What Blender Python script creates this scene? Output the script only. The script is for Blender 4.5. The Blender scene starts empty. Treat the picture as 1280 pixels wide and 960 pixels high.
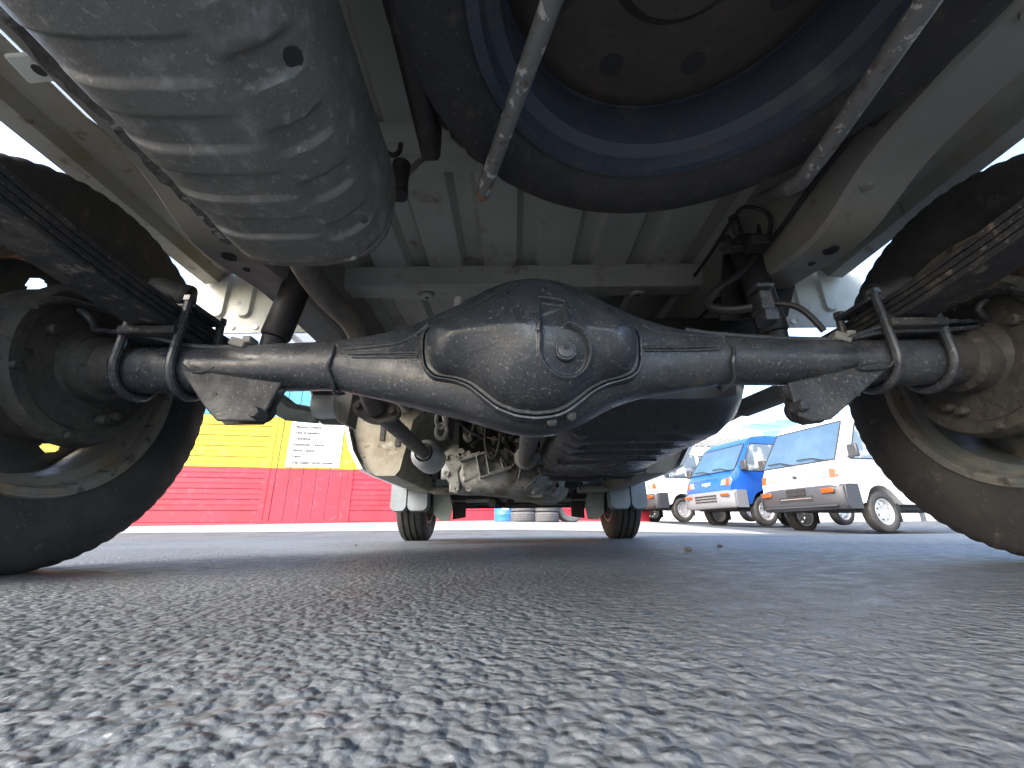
import bpy, bmesh, math, random
import numpy as np
from mathutils import Vector, Matrix
random.seed(7); RNG = np.random.default_rng(7)
SC = bpy.context.scene; COL = SC.collection; R = math.radians

# ------------------------------------------------------------------ camera
CAM = np.array([-.028, -.54, .044]); PITCH = R(19.05); ROLL = R(-.6); FPX = 532.0
cd = bpy.data.cameras.new('camera'); cam = bpy.data.objects.new('camera', cd); COL.objects.link(cam)
_F = np.array([0, math.cos(PITCH), math.sin(PITCH)]); _R0 = np.array([1., 0, 0]); _U0 = np.cross(_R0, _F)
_R = _R0*math.cos(ROLL)+_U0*math.sin(ROLL); _U = -_R0*math.sin(ROLL)+_U0*math.cos(ROLL)
M = Matrix([[_R[i], _U[i], -_F[i], CAM[i]] for i in range(3)]+[[0, 0, 0, 1]])
cam.matrix_world = M
cd.sensor_width = 36; cd.lens = 36*FPX/1280; cd.clip_start = .005; cd.clip_end = 2000
SC.camera = cam

# ------------------------------------------------------------------ sky, sun, exposure
SUN_EL, SUN_AZ = 38, 228            # azimuth measured from +Y (ahead) to the right
w = bpy.data.worlds.new('World'); SC.world = w; w.use_nodes = True
nt = w.node_tree; bg = nt.nodes['Background']
sky = nt.nodes.new('ShaderNodeTexSky'); sky.sky_type = 'NISHITA'; sky.sun_disc = False
sky.sun_elevation = R(SUN_EL); sky.sun_rotation = R(SUN_AZ); sky.dust_density = 3.5; sky.air_density = 1.0; sky.ozone_density = .8
nt.links.new(sky.outputs[0], bg.inputs[0]); bg.inputs[1].default_value = .15
sl = bpy.data.lights.new('sun', 'SUN'); sun = bpy.data.objects.new('sun', sl); COL.objects.link(sun)
sl.energy = 0.8; sl.angle = R(38); sl.color = (1, .975, .94)
_d = Vector((math.sin(R(SUN_AZ))*math.cos(R(SUN_EL)), math.cos(R(SUN_AZ))*math.cos(R(SUN_EL)), math.sin(R(SUN_EL))))
sun.rotation_euler = _d.to_track_quat('Z', 'Y').to_euler(); sun.location = (4, 6, 9)
vs = SC.view_settings; vs.view_transform = 'Standard'; vs.look = 'None'; vs.gamma = 1; vs.exposure = 2.36
SC.cycles.max_bounces = 10; SC.cycles.diffuse_bounces = 6

# ------------------------------------------------------------------ helpers
def at(px, py, X=None, Y=None, Z=None):
    d = _F+_R*(px-640)/FPX-_U*(py-480)/FPX
    t = (X-CAM[0])/d[0] if X is not None else (Y-CAM[1])/d[1] if Y is not None else (Z-CAM[2])/d[2]
    return CAM+d*t
def sstep(a, b, x):
    t = np.clip((np.asarray(x, float)-a)/(b-a), 0, 1); return t*t*(3-2*t)
def gz(x, y):
    x = np.asarray(x, float); y = np.asarray(y, float)
    k = sstep(2.3, 5.5, y); yy = np.minimum(y, 12)
    return k*(.047*np.maximum(yy-3.9, 0)-.026*np.clip(x, 0, 7))

def link(nt, a, b): nt.links.new(a, b)
def mat(name, col, rough=.6, metal=0., layers=(), bump=(), spec=.5, rvar=0., coat=0., coords='Object', trans=0.):
    """layers: (scale, colour, lo, hi[, detail]) noise masks mixed over the base; bump: (scale, strength, distance)"""
    m = bpy.data.materials.new(name); m.use_nodes = True; t = m.node_tree; N = t.nodes
    p = N['Principled BSDF']; p.inputs['Roughness'].default_value = rough; p.inputs['Metallic'].default_value = metal
    p.inputs['Specular IOR Level'].default_value = spec; p.inputs['Coat Weight'].default_value = coat
    p.inputs['Coat Roughness'].default_value = .08
    if trans: p.inputs['Transmission Weight'].default_value = trans
    tc = N.new('ShaderNodeTexCoord'); src = tc.outputs[coords]
    rgb = N.new('ShaderNodeRGB'); rgb.outputs[0].default_value = (*col, 1); cur = rgb.outputs[0]
    for L in layers:
        n = N.new('ShaderNodeTexNoise'); n.inputs['Scale'].default_value = L[0]
        n.inputs['Detail'].default_value = L[4] if len(L) > 4 else 5; n.inputs['Roughness'].default_value = .62
        link(t, src, n.inputs['Vector'])
        r = N.new('ShaderNodeMapRange'); r.interpolation_type = 'SMOOTHSTEP'
        r.inputs['From Min'].default_value = L[2]; r.inputs['From Max'].default_value = L[3]; r.clamp = True
        link(t, n.outputs['Fac'], r.inputs['Value'])
        mx = N.new('ShaderNodeMix'); mx.data_type = 'RGBA'
        link(t, r.outputs[0], mx.inputs[0]); link(t, cur, mx.inputs[6]); mx.inputs[7].default_value = (*L[1], 1)
        cur = mx.outputs[2]
    link(t, cur, p.inputs['Base Color'])
    if rvar:
        n = N.new('ShaderNodeTexNoise'); n.inputs['Scale'].default_value = 38; n.inputs['Detail'].default_value = 6
        link(t, src, n.inputs['Vector'])
        r = N.new('ShaderNodeMapRange'); r.inputs['From Min'].default_value = .3; r.inputs['From Max'].default_value = .7
        r.inputs['To Min'].default_value = max(.03, rough-rvar); r.inputs['To Max'].default_value = min(1, rough+rvar)
        link(t, n.outputs['Fac'], r.inputs['Value']); link(t, r.outputs[0], p.inputs['Roughness'])
    prev = None
    for b in bump:
        n = N.new('ShaderNodeTexNoise'); n.inputs['Scale'].default_value = b[0]; n.inputs['Detail'].default_value = 4
        link(t, src, n.inputs['Vector'])
        bn = N.new('ShaderNodeBump'); bn.inputs['Strength'].default_value = b[1]; bn.inputs['Distance'].default_value = b[2]
        link(t, n.outputs['Fac'], bn.inputs['Height'])
        if prev is not None: link(t, prev, bn.inputs['Normal'])
        prev = bn.outputs[0]
    if prev is not None: link(t, prev, p.inputs['Normal'])
    return m

class MB:
    def __init__(s): s.v = []; s.f = []
    def add(s, vs, fs):
        o = len(s.v); s.v += [tuple(map(float, q)) for q in vs]; s.f += [[i+o for i in f] for f in fs]; return s
    def box(s, c, d, rot=None):
        hx, hy, hz = d[0]/2, d[1]/2, d[2]/2
        P = [Vector((x, y, z)) for x in (-hx, hx) for y in (-hy, hy) for z in (-hz, hz)]
        if rot is not None: P = [rot @ p for p in P]
        P = [p+Vector(c) for p in P]
        return s.add(P, [(0, 1, 3, 2), (4, 6, 7, 5), (0, 4, 5, 1), (2, 3, 7, 6), (0, 2, 6, 4), (1, 5, 7, 3)])
    def loft(s, rings, cap=True, closed=True):
        n = len(rings[0]); V = [p for r in rings for p in r]; Fc = []
        for i in range(len(rings)-1):
            for j in range(n if closed else n-1):
                k = (j+1) % n
                Fc.append((i*n+j, i*n+k, (i+1)*n+k, (i+1)*n+j))
        if cap and closed:
            Fc.append(tuple(range(n-1, -1, -1))); Fc.append(tuple((len(rings)-1)*n+j for j in range(n)))
        return s.add(V, Fc)
    def tube(s, pts, r, n=12, cap=True, smooth=0):
        P = [Vector(p) for p in pts]
        for _ in range(smooth):
            Q = [P[0]]
            for a, b in zip(P[:-1], P[1:]): Q += [a.lerp(b, .25), a.lerp(b, .75)]
            P = Q+[P[-1]]
        rr = r if hasattr(r, '__len__') else [r]*len(P)
        if len(rr) != len(P): rr = list(np.interp(np.linspace(0, 1, len(P)), np.linspace(0, 1, len(rr)), rr))
        rings = []; up = None
        for i, p in enumerate(P):
            t = (P[min(i+1, len(P)-1)]-P[max(i-1, 0)]).normalized()
            if up is None:
                up = t.orthogonal().normalized()
            up = (up-t*up.dot(t)).normalized(); b = t.cross(up)
            rings.append([p+(up*math.cos(a)+b*math.sin(a))*rr[i] for a in np.linspace(0, 2*math.pi, n, endpoint=False)])
        return s.loft(rings, cap)
    def ribbon(s, pts, wdir, w, th):
        """flat bar of width w (along wdir) and thickness th following pts"""
        P = [Vector(p) for p in pts]; W = Vector(wdir).normalized(); rings = []
        for i, p in enumerate(P):
            t = (P[min(i+1, len(P)-1)]-P[max(i-1, 0)]).normalized(); u = t.cross(W).normalized()
            rings.append([p+W*(w/2)+u*(th/2), p+W*(w/2)-u*(th/2), p-W*(w/2)-u*(th/2), p-W*(w/2)+u*(th/2)])
        return s.loft(rings)
    def lathe(s, prof, c, axis='X', n=48, closed=False, cap=False):
        """prof: list of (along axis, radius)"""
        rings = []
        for a, r in prof:
            ring = []
            for t in np.linspace(0, 2*math.pi, n, endpoint=False):
                u, v = r*math.cos(t), r*math.sin(t)
                q = (a, u, v) if axis == 'X' else (u, a, v) if axis == 'Y' else (u, v, a)
                ring.append((c[0]+q[0], c[1]+q[1], c[2]+q[2]))
            rings.append(ring)
        if closed: rings.append(rings[0])
        return s.loft(rings, cap=cap and not closed)
    def prism(s, poly, d):
        """poly: 3-D points of a planar outline, extruded by vector d"""
        n = len(poly); A = [np.array(p, float) for p in poly]; B = [p+np.array(d, float) for p in A]
        return s.add(A+B, [tuple(range(n-1, -1, -1)), tuple(range(n, 2*n))]+[(i, (i+1) % n, n+(i+1) % n, n+i) for i in range(n)])
    def cyl(s, a, b, r, n=16, r2=None):
        return s.tube([a, b], [r, r if r2 is None else r2], n)
    def build(s, name, m, parent=None, smooth=35, bevel=0, seg=2):
        me = bpy.data.meshes.new(name); me.from_pydata(s.v, [], s.f); me.validate()
        bm = bmesh.new(); bm.from_mesh(me); bmesh.ops.recalc_face_normals(bm, faces=bm.faces); bm.to_mesh(me); bm.free()
        me.materials.append(m)
        if smooth:
            me.polygons.foreach_set('use_smooth', [True]*len(me.polygons)); me.set_sharp_from_angle(angle=R(smooth))
        o = bpy.data.objects.new(name, me); COL.objects.link(o)
        if parent is not None: o.parent = parent
        if bevel:
            b = o.modifiers.new('bevel', 'BEVEL'); b.width = bevel; b.segments = seg; b.limit_method = 'ANGLE'; b.angle_limit = R(40)
            b.harden_normals = False
        return o
def tag(o, label=None, cat=None, group=None, kind=None):
    if label: o['label'] = label
    if cat: o['category'] = cat
    if group: o['group'] = group
    if kind: o['kind'] = kind
    return o
def empty(name, loc=(0, 0, 0), rz=0, parent=None):
    o = bpy.data.objects.new(name, None); COL.objects.link(o); o.location = loc; o.rotation_euler = (0, 0, rz)
    o.empty_display_size = .1
    if parent is not None: o.parent = parent
    return o
def kids(o): return [c for c in COL.objects if c.parent == o]
def copy_tree(o, parent=None):
    c = o.copy(); COL.objects.link(c)
    if parent is not None: c.parent = parent
    for ch in kids(o): copy_tree(ch, c)
    return c
def arc(c, r, a0, a1, n, plane='YZ'):
    out = []
    for t in np.linspace(R(a0), R(a1), n):
        u, v = r*math.cos(t), r*math.sin(t)
        out.append((c[0], c[1]+u, c[2]+v) if plane == 'YZ' else (c[0]+u, c[1], c[2]+v) if plane == 'XZ' else (c[0]+u, c[1]+v, c[2]))
    return out
def rrect(cx, cy, w, h, r, n=5):
    out = []
    for sx, sy, a in ((1, 1, 0), (-1, 1, 90), (-1, -1, 180), (1, -1, 270)):
        for t in np.linspace(R(a), R(a+90), n):
            out.append((cx+sx*(w/2-r)+r*math.cos(t), cy+sy*(h/2-r)+r*math.sin(t)))
    return out

# ------------------------------------------------------------------ materials
MUD = (.16, .125, .085)
m_under = mat('underbody_paint', (.41, .412, .385), .55, layers=((4, (.31, .30, .27), .45, .72), (14, MUD, .58, .8), (90, (.62, .62, .6), .66, .75)), bump=((60, .15, .002),), rvar=.15)
m_rail = mat('rail_paint', (.235, .235, .222), .6, layers=((5, (.25, .23, .19), .42, .66), (25, MUD, .60, .76)), bump=((80, .2, .002),), rvar=.15)
m_cream = mat('muddy_paint', (.29, .288, .262), .5, layers=((7, (.24, .20, .13), .46, .68), (30, (.13, .10, .065), .58, .70)), bump=((90, .2, .002),))
m_panel = mat('pale_panel_paint', (.55, .58, .55), .5, layers=((9, (.45, .45, .40), .5, .72), (45, (.25, .19, .12), .62, .74)))
m_white = mat('white_paint', (.78, .79, .80), .35, coat=.4, layers=((3, (.68, .69, .70), .5, .8),))
m_axle = mat('axle_black_paint', (.036, .042, .052), .34, layers=((9, (.07, .075, .085), .45, .72), (230, (.17, .17, .168), .585, .67), (520, (.24, .235, .22), .61, .69), (26, (.11, .09, .068), .60, .78), (14, (.018, .02, .024), .58, .74)), bump=((260, .22, .0014), (60, .15, .003)), rvar=.16, spec=.6)
m_axle_dk = mat('axle_black_dull', (.030, .033, .038), .55, layers=((12, (.07, .07, .068), .48, .72), (220, (.17, .165, .155), .58, .67), (40, (.10, .08, .06), .60, .74)), bump=((160, .6, .002),), rvar=.15)
m_spring = mat('spring_steel_dirty', (.035, .037, .042), .55, layers=((18, (.085, .078, .068), .48, .68), (60, (.17, .15, .125), .57, .68), (260, (.2, .19, .17), .60, .68)), bump=((120, .5, .002),), rvar=.15)
m_mud = mat('brake_drum_grime', (.042, .040, .037), .7, layers=((10, (.075, .067, .055), .45, .75), (70, (.025, .025, .027), .54, .68), (40, (.14, .12, .095), .62, .75)), bump=((90, .7, .004), (25, .4, .006)), rvar=.15)
m_rim = mat('dirty_rim_steel', (.19, .18, .16), .5, layers=((9, (.22, .15, .085), .47, .66), (45, (.06, .055, .05), .54, .68), (5, (.10, .115, .115), .5, .66), (150, (.28, .26, .23), .66, .74)), bump=((60, .25, .002),), rvar=.15)
m_rub = mat('tyre_rubber', (.030, .030, .031), .72, layers=((6, (.055, .052, .048), .45, .72), (35, (.085, .076, .064), .57, .74), (190, (.12, .11, .095), .62, .70)), bump=((150, .15, .001),), rvar=.12)
m_rubd = mat('black_rubber', (.022, .022, .024), .6, layers=((20, (.05, .048, .045), .5, .8),), rvar=.1)
m_spare = mat('spare_rim_paint', (.046, .056, .080), .42, layers=((12, (.10, .10, .105), .52, .72), (60, (.12, .085, .06), .62, .76)), bump=((90, .2, .001),), rvar=.15)
m_sdisc = mat('spare_disc_rust', (.055, .047, .042), .65, layers=((12, (.09, .07, .055), .5, .75), (70, (.03, .03, .035), .58, .72)), bump=((80, .3, .002),))
m_muf = mat('muffler_steel', (.155, .155, .148), .46, metal=.3, layers=((7, (.145, .145, .14), .45, .70), (26, (.25, .25, .245), .52, .68), (110, (.27, .265, .255), .58, .68), (420, (.34, .33, .31), .61, .69), (17, (.15, .115, .09), .60, .74)), bump=((240, .35, .0012), (18, .25, .005)), rvar=.18)
m_seam = mat('muffler_seam_rust', (.085, .08, .075), .65, layers=((70, (.36, .35, .33), .55, .66), (40, (.05, .042, .035), .54, .66)), bump=((150, .8, .003),))
m_pipe = mat('exhaust_pipe_steel', (.15, .135, .12), .55, metal=.3, layers=((20, (.22, .18, .14), .5, .72), (90, (.08, .07, .06), .58, .72)), bump=((120, .2, .001),), rvar=.15)
m_alu = mat('cast_aluminium', (.32, .325, .315), .5, metal=.35, layers=((11, (.14, .13, .11), .44, .64), (60, (.08, .07, .06), .56, .70)), bump=((220, .35, .001),), rvar=.14)
m_heat = mat('heat_shield_steel', (.48, .49, .49), .42, metal=.4, layers=((12, (.32, .31, .29), .5, .74),), bump=((160, .2, .001),), rvar=.12)
m_tank = mat('black_tank_paint', (.055, .055, .060), .3, layers=((8, (.075, .073, .075), .5, .74), (120, (.13, .125, .115), .66, .74)), bump=((40, .04, .002),), rvar=.08, spec=.6)
m_bar = mat('carrier_bar_paint', (.16, .165, .165), .5, layers=((70, (.50, .49, .46), .57, .62), (60, (.11, .075, .05), .56, .66), (12, (.12, .12, .12), .5, .72)), bump=((120, .3, .001),))
m_rust = mat('bar_end_rust', (.30, .16, .075), .75, layers=((90, (.5, .42, .3), .55, .68), (40, (.1, .06, .04), .55, .7)), bump=((150, .5, .001),))
m_flap = mat('grey_mud_flap', (.17, .20, .225), .55, layers=((9, (.12, .135, .14), .48, .72), (60, (.22, .23, .23), .6, .72)), bump=((150, .15, .001),), rvar=.1)
m_splash = mat('grey_green_splash_plate', (.19, .225, .215), .6, layers=((9, (.12, .13, .12), .48, .75),), rvar=.1)
m_dark = mat('engine_grime', (.022, .021, .021), .65, layers=((18, (.06, .055, .05), .52, .78),), bump=((60, .4, .003),))
m_chrome = mat('bright_steel', (.55, .55, .54), .3, metal=.8, layers=((60, (.3, .25, .2), .6, .75),))

# ------------------------------------------------------------------ ground: one graded sheet
def vnoise(x, y, seed):
    xi = np.floor(x).astype(np.int64); yi = np.floor(y).astype(np.int64); fx = x-xi; fy = y-yi
    fx = fx*fx*fx*(fx*(fx*6-15)+10); fy = fy*fy*fy*(fy*(fy*6-15)+10)
    def h(a, b):
        n = (a*374761393+b*668265263+seed*1442695041) & 0x7fffffff
        n = ((n ^ (n >> 13))*1274126177) & 0x7fffffff
        return ((n ^ (n >> 16)) & 0xffff)/65535.0
    return (h(xi, yi)*(1-fx)+h(xi+1, yi)*fx)*(1-fy)+(h(xi, yi+1)*(1-fx)+h(xi+1, yi+1)*fx)*fy-.5
def vhash(a, b, seed):
    n = (a.astype(np.int64)*374761393+b.astype(np.int64)*668265263+seed*1442695041) & 0x7fffffff
    n = ((n ^ (n >> 13))*1274126177) & 0x7fffffff
    return ((n ^ (n >> 16)) & 0xffff)/65535.0
def make_ground():
    c_ = list(np.arange(0, .26, .0011)); st = .0011
    while c_[-1] < 420: st *= 1.03; c_.append(c_[-1]+st)
    xs = np.array([-a for a in c_[:0:-1]]+c_)-.028
    fwd = []; d = .06
    while d < 620: fwd.append(d); d *= 1.0105 if d < .55 else 1.0135 if d < 3 else 1.04
    ys = np.concatenate([[-80, -20, -6, -3, -1.8, -1.2, -.9, -.75, -.66, -.6, -.56, -.53], np.array(fwd)-.54])
    Xg, Yg = np.meshgrid(xs, ys); dist = np.hypot(Xg+.028, Yg+.54)
    cell = np.maximum(np.gradient(xs)[None, :]*np.ones_like(Yg), np.gradient(ys)[:, None]*np.ones_like(Xg))
    Z = gz(Xg, Yg)
    a = R(31); Xr = Xg*math.cos(a)-Yg*math.sin(a); Yr = Xg*math.sin(a)+Yg*math.cos(a)
    wx = vnoise(Xr/.02, Yr/.02, 40)*.006; wy = vnoise(Xr/.02, Yr/.02, 41)*.006
    for i, (sc, am) in enumerate(((.5, .004), (.11, .0010), (.022, .0007), (.0028, .0003))):
        k = np.clip(1.5-cell/(sc*.5), 0, 1); Z = Z+am*k*vnoise((Xr+wx)/sc, (Yr+wy)/sc, 50+i)
    near = (dist < 2.6) & (Yg > -.7)
    xx, yy = (Xr+wx*.4)[near], (Yr+wy*.4)[near]; cl = cell[near]; add = np.zeros_like(xx)
    for sc, am, sd in ((.0064, .0008, 70), (.0036, .0004, 71)):         # rounded aggregate stones set in the tar
        k = np.clip(1.5-cl/(sc*.55), 0, 1); ix = np.floor(xx/sc); iy = np.floor(yy/sc); best = np.full(xx.shape, -1.)
        for dx in (-1, 0, 1):
            for dy in (-1, 0, 1):
                a_, b_ = ix+dx, iy+dy
                jx, jy, jr = vhash(a_, b_, sd), vhash(a_, b_, sd+7), vhash(a_, b_, sd+13)
                q = np.hypot(xx/sc-a_-jx, yy/sc-b_-jy)/(.45+.35*jr)
                best = np.maximum(best, (1-q*q)*(.45+.55*jr)*(jr > .22))
        add += am*k*np.clip(best, -.25, 1)
    Z[near] += add
    nx, ny = len(xs), len(ys)
    V = np.stack([Xg, Yg, Z], -1).reshape(-1, 3).astype(np.float32)
    idx = np.arange(nx*ny).reshape(ny, nx)
    Q = np.stack([idx[:-1, :-1], idx[:-1, 1:], idx[1:, 1:], idx[1:, :-1]], -1).reshape(-1, 4)
    me = bpy.data.meshes.new('asphalt_ground'); me.vertices.add(len(V)); me.vertices.foreach_set('co', V.ravel())
    me.loops.add(Q.size); me.loops.foreach_set('vertex_index', Q.ravel().astype(np.int32))
    me.polygons.add(len(Q)); me.polygons.foreach_set('loop_start', np.arange(0, Q.size, 4, dtype=np.int32))
    me.polygons.foreach_set('use_smooth', np.ones(len(Q), bool)); me.update(calc_edges=True)
    o = bpy.data.objects.new('asphalt_ground', me); COL.objects.link(o); o['kind'] = 'structure'
    return o
m_asph = mat('asphalt', (.100, .117, .131), .55, layers=((2.2, (.068, .072, .080), .42, .68), (40, (.115, .122, .135), .5, .72), (160, (.05, .053, .058), .56, .7), (520, (.26, .26, .26), .67, .73, 2), (.9, (.075, .085, .094), .5, .7)), bump=((320, .45, .0016), (1100, .3, .0006), (90, .3, .003)), rvar=.14, spec=.35)
_t = m_asph.node_tree; _p = _t.nodes['Principled BSDF']; _prev = _p.inputs['Normal'].links[0].from_socket; _tc = [n for n in _t.nodes if n.type == 'TEX_COORD'][0]
for _s, _st, _ds in ((150, .8, .004), (310, .7, .002)):
    _v = _t.nodes.new('ShaderNodeTexVoronoi'); _v.feature = 'SMOOTH_F1'; _v.inputs['Scale'].default_value = _s; _v.inputs['Smoothness'].default_value = .35
    _b = _t.nodes.new('ShaderNodeBump'); _b.invert = True; _b.inputs['Strength'].default_value = _st; _b.inputs['Distance'].default_value = _ds
    _t.links.new(_tc.outputs['Object'], _v.inputs['Vector']); _t.links.new(_v.outputs['Distance'], _b.inputs['Height']); _t.links.new(_prev, _b.inputs['Normal']); _prev = _b.outputs[0]
_t.links.new(_prev, _p.inputs['Normal'])
g = make_ground(); g.data.materials.append(m_asph)

# pale concrete apron between the asphalt and the wall
m_conc = mat('pale_concrete', (.27, .27, .265), .8, layers=((1.2, (.21, .21, .21), .4, .7), (9, (.33, .33, .32), .55, .75), (60, (.28, .28, .28), .6, .75)), bump=((60, .3, .004),))
def wall_y(x): return 9.62+.235*x
mb = MB(); xs = np.linspace(-16, 3.2, 60)
E0 = [5.1-.02*x for x in xs]
rows = []
for k in range(9):
    rows.append([(x, e+(wall_y(x)+.4-e)*k/8, float(gz(x, e+(wall_y(x)+.4-e)*k/8))+(.012 if k else .004)) for x, e in zip(xs, E0)])
mb.loft(rows, cap=False, closed=False); o = mb.build('concrete_apron', m_conc, smooth=60); o['kind'] = 'structure'

# ================================================================== THE TRUCK
truck = empty('mini_truck'); tag(truck, 'mini truck whose rusty black underside and rear axle fill the view, standing on asphalt', 'truck')

# ---- bed floor: pressed sheet with lengthwise ribs
FZ = .60
prof = []; x = -.71
prof.append((-.617, FZ)); p = .1205; x0 = -.136-p*5
for i in range(11):
    a = x0+p*i
    if a < -.61 or a > .56: continue
    prof += [(a, FZ), (a+.012, FZ+.016), (a+.040, FZ+.016), (a+.050, FZ)]
prof.append((.617, FZ)); prof.sort()
yb, yf = -.66, .86
mb = MB(); mb.loft([[(a, y, z) for a, z in prof]+[(.617, y, FZ+.020), (-.617, y, FZ+.020)] for y in (yb, -.3, .1, .5, yf)])
mb.build('bed_floor', m_under, truck, smooth=25)
# stain patch is in the paint; cross members
def hat(name, y0, y1, z0, flange, x0=-.43, x1=.43, m=m_under):
    mb = MB()
    pr_ = [(y0, FZ+.002), (y0+.004, z0+.006), (y0+.010, z0), (y1-.010, z0), (y1-.004, z0+.006), (y1, z0+flange), (y1+.028, z0+flange), (y1+.028, z0+flange+.004), (y1+.028, FZ+.002)]
    mb.loft([[(x, a, b) for a, b in pr_] for x in (x0, x1)])
    return mb.build(name, m, truck, bevel=0)
hat('cross_member', .268, .300, .552, .006)
hat('cross_member', -.085, -.045, .575, .004, x0=-.40, x1=.40)
hat('cross_member', -.56, -.50, .56, .004, x0=-.40, x1=.40)
hat('cross_member', .74, .80, .50, .004)
# round bolt pads on the cross member
for x, px in ((-.22, 0), (.26, 0)):
    mb = MB(); mb.lathe([(.5475, .0), (.5475, .014), (.553, .017)], (x, .311, 0), 'Z', 20); po = mb.build('mounting_pad', m_under, truck)
    mb = MB(); mb.lathe([(.5470, .0), (.5470, .005), (.549, .005)], (x, .311, 0), 'Z', 12); mb.build('hole', m_rubd, po)

# ---- frame rails (boxed), dipping over the spring hangers
for s in (-1, 1):
    mb = MB()
    path = [(-.655, .468), (-.15, .456), (-.11, .446), (-.07, .420), (0.0, .424), (.10, .446), (.30, .450), (.9, .445), (1.5, .43)]
    py_ = np.linspace(-.655, 1.5, 90); pz_ = np.interp(py_, [a for a, b in path], [b for a, b in path])
    for _ in range(3): pz_[1:-1] = (pz_[:-2]+pz_[1:-1]*2+pz_[2:])/4
    rings = []
    for y, z in zip(py_, pz_):
        xi, xo = s*.395, s*.47
        rings.append([(xi, y, FZ-.002), (xi, y, z+.006), (xi+s*.006, y, z), (xo-s*.004, y, z), (xo, y, z+.004), (xo, y, z+.012), (xo-s*.012, y, z+.014), (xo-s*.014, y, FZ-.002)])
    mb.loft(rings); rail = mb.build('frame_rail', m_rail, truck, smooth=30)
    # bottom holes
    for y, r in ((-.02, .010), (.02, .005), (-.3, .006)):
        z = np.interp(y, [a for a, b in path], [b for a, b in path])
        mb = MB(); mb.lathe([(-.0012, 0), (-.0012, r), (.002, r)], (s*.435, y, z), 'Z', 14); mb.build('hole', m_rubd, rail)
    # outer side apron of the bed: folded lip with mud, and gusset
    mb = MB()
    mb.loft([[(s*a, y, FZ+b) for a, b in ((.6215-k, -.004), (.664, -.010), (.675, -.030), (.705, -.034), (.712, -.02), (.712, .0), (.6215-k, .0))] for y, k in ((yb, 0), (-.1, 0), (-.08, .006), (.275, .006))])
    mb.build('bed_side_lip', m_cream, truck, smooth=30)
    if s < 0:
        g0 = [at(x, y, Z=.555) for x, y in ((3, 70), (35, 68), (73, 102), (37, 106))]
        mb = MB(); mb.prism(g0, (0, .0, .006)); gp = mb.build('gusset_plate', m_panel, truck, smooth=0, bevel=.002)
        c = at(49, 88, Z=.5548); mb = MB(); mb.lathe([(-.0005, 0), (-.0005, .007), (.002, .007)], c, 'Z', 12); mb.build('hole', m_rubd, gp)
    # ribbed splash panel ahead of the rear wheel
    mb = MB(); mb.box((s*.600, .285, .535), (.30, .004, .170)); pn = mb.build('splash_panel', m_panel, truck, smooth=0)
    for k in range(4):
        xx = s*(.492+.058*k)
        mb = MB(); pol = rrect(xx, .545, .032, .12, .012)
        mb.loft([[(a, .2828, b) for a, b in pol], [(xx+(a-xx)*.72, .276, .545+(b-.545)*.93) for a, b in pol]]); mb.build('bead', m_panel, pn, smooth=50)
    for k in range(5):
        mb = MB(); xx = s*(.478+.05*k); mb.cyl((xx, .2826, .463), (xx, .281, .463), .0055, 12); mb.build('hole', m_white, pn)  # white discs stand in for daylight showing through the holes
    mb = MB(); mb.box((s*.70, .06, .60), (.012, .46, .055)); 
    # bed gate
    mb = MB(); mb.box((s*.72, .095, .78), (.03, 1.50, .30)); mb.box((s*.738, .095, .74), (.008, 1.44, .03)); mb.box((s*.738, .095, .84), (.008, 1.44, .03))
    mb.build('side_gate', m_white, truck, smooth=30, bevel=.006)
mb = MB(); mb.box((0, -.675, .78), (1.46, .03, .30)); mb.build('tail_gate', m_white, truck, smooth=30, bevel=.006)
mb = MB(); mb.box((0, -.70, .585), (1.36, .05, .07)); mb.build('rear_bumper', m_white, truck, smooth=30, bevel=.012)
mb = MB(); mb.box((0, .865, .80), (1.44, .03, .34)); mb.build('bed_headboard', m_white, truck, smooth=30, bevel=.006)

# ---- rear axle: banjo housing lofted along X
TZ, TR = .255, .0315
stations = [(420, 428, 487), (470, 421, 497), (520, 411, 508), (545, 402, 515), (580, 388, 522), (610, 372, 532), (640, 361, 541), (670, 358, 545), (700, 362, 540), (730, 374, 525), (760, 390, 507), (800, 405, 495), (850, 415, 488), (905, 424, 480)]
S = []
for px, yt, yb_ in stations:
    a, b = at(px, yt, Y=0), at(px, yb_, Y=0); S.append(((a[0]+b[0])/2, a[2], b[2]))
S = np.array(S); hx = np.concatenate([[-.60, -.45], S[:, 0], [.45, .60]])
zt = np.concatenate([[TZ+TR]*2, S[:, 1], [TZ+TR]*2]); zb = np.concatenate([[TZ-TR]*2, S[:, 2], [TZ-TR]*2])
X1 = np.concatenate([np.linspace(-.60, -.30, 8), np.linspace(-.29, .29, 70), np.linspace(.30, .60, 8)])
ZT = np.interp(X1, hx, zt); ZB = np.interp(X1, hx, zb)
for _ in range(3):
    ZT[1:-1] = (ZT[:-2]+2*ZT[1:-1]+ZT[2:])/4; ZB[1:-1] = (ZB[:-2]+2*ZB[1:-1]+ZB[2:])/4
def depth_of(x):
    k = float(1-sstep(.03, .24, abs(x))); return TR*.98+k*.022
rings = []
for x, a, b in zip(X1, ZT, ZB):
    zc, hh = (a+b)/2, (a-b)/2; d = depth_of(x); e = 1-.42*float(1-sstep(.1, .26, abs(x)))
    ring = []
    for t in np.linspace(0, 2*math.pi, 40, endpoint=False):
        c, s_ = math.cos(t), math.sin(t)
        ring.append((x, -d*math.copysign(abs(c)**e, c), zc+hh*math.copysign(abs(s_)**e, s_)))
    rings.append(ring)
mb = MB(); mb.loft(rings); axle = mb.build('rear_axle', m_axle, truck, smooth=50)
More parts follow.
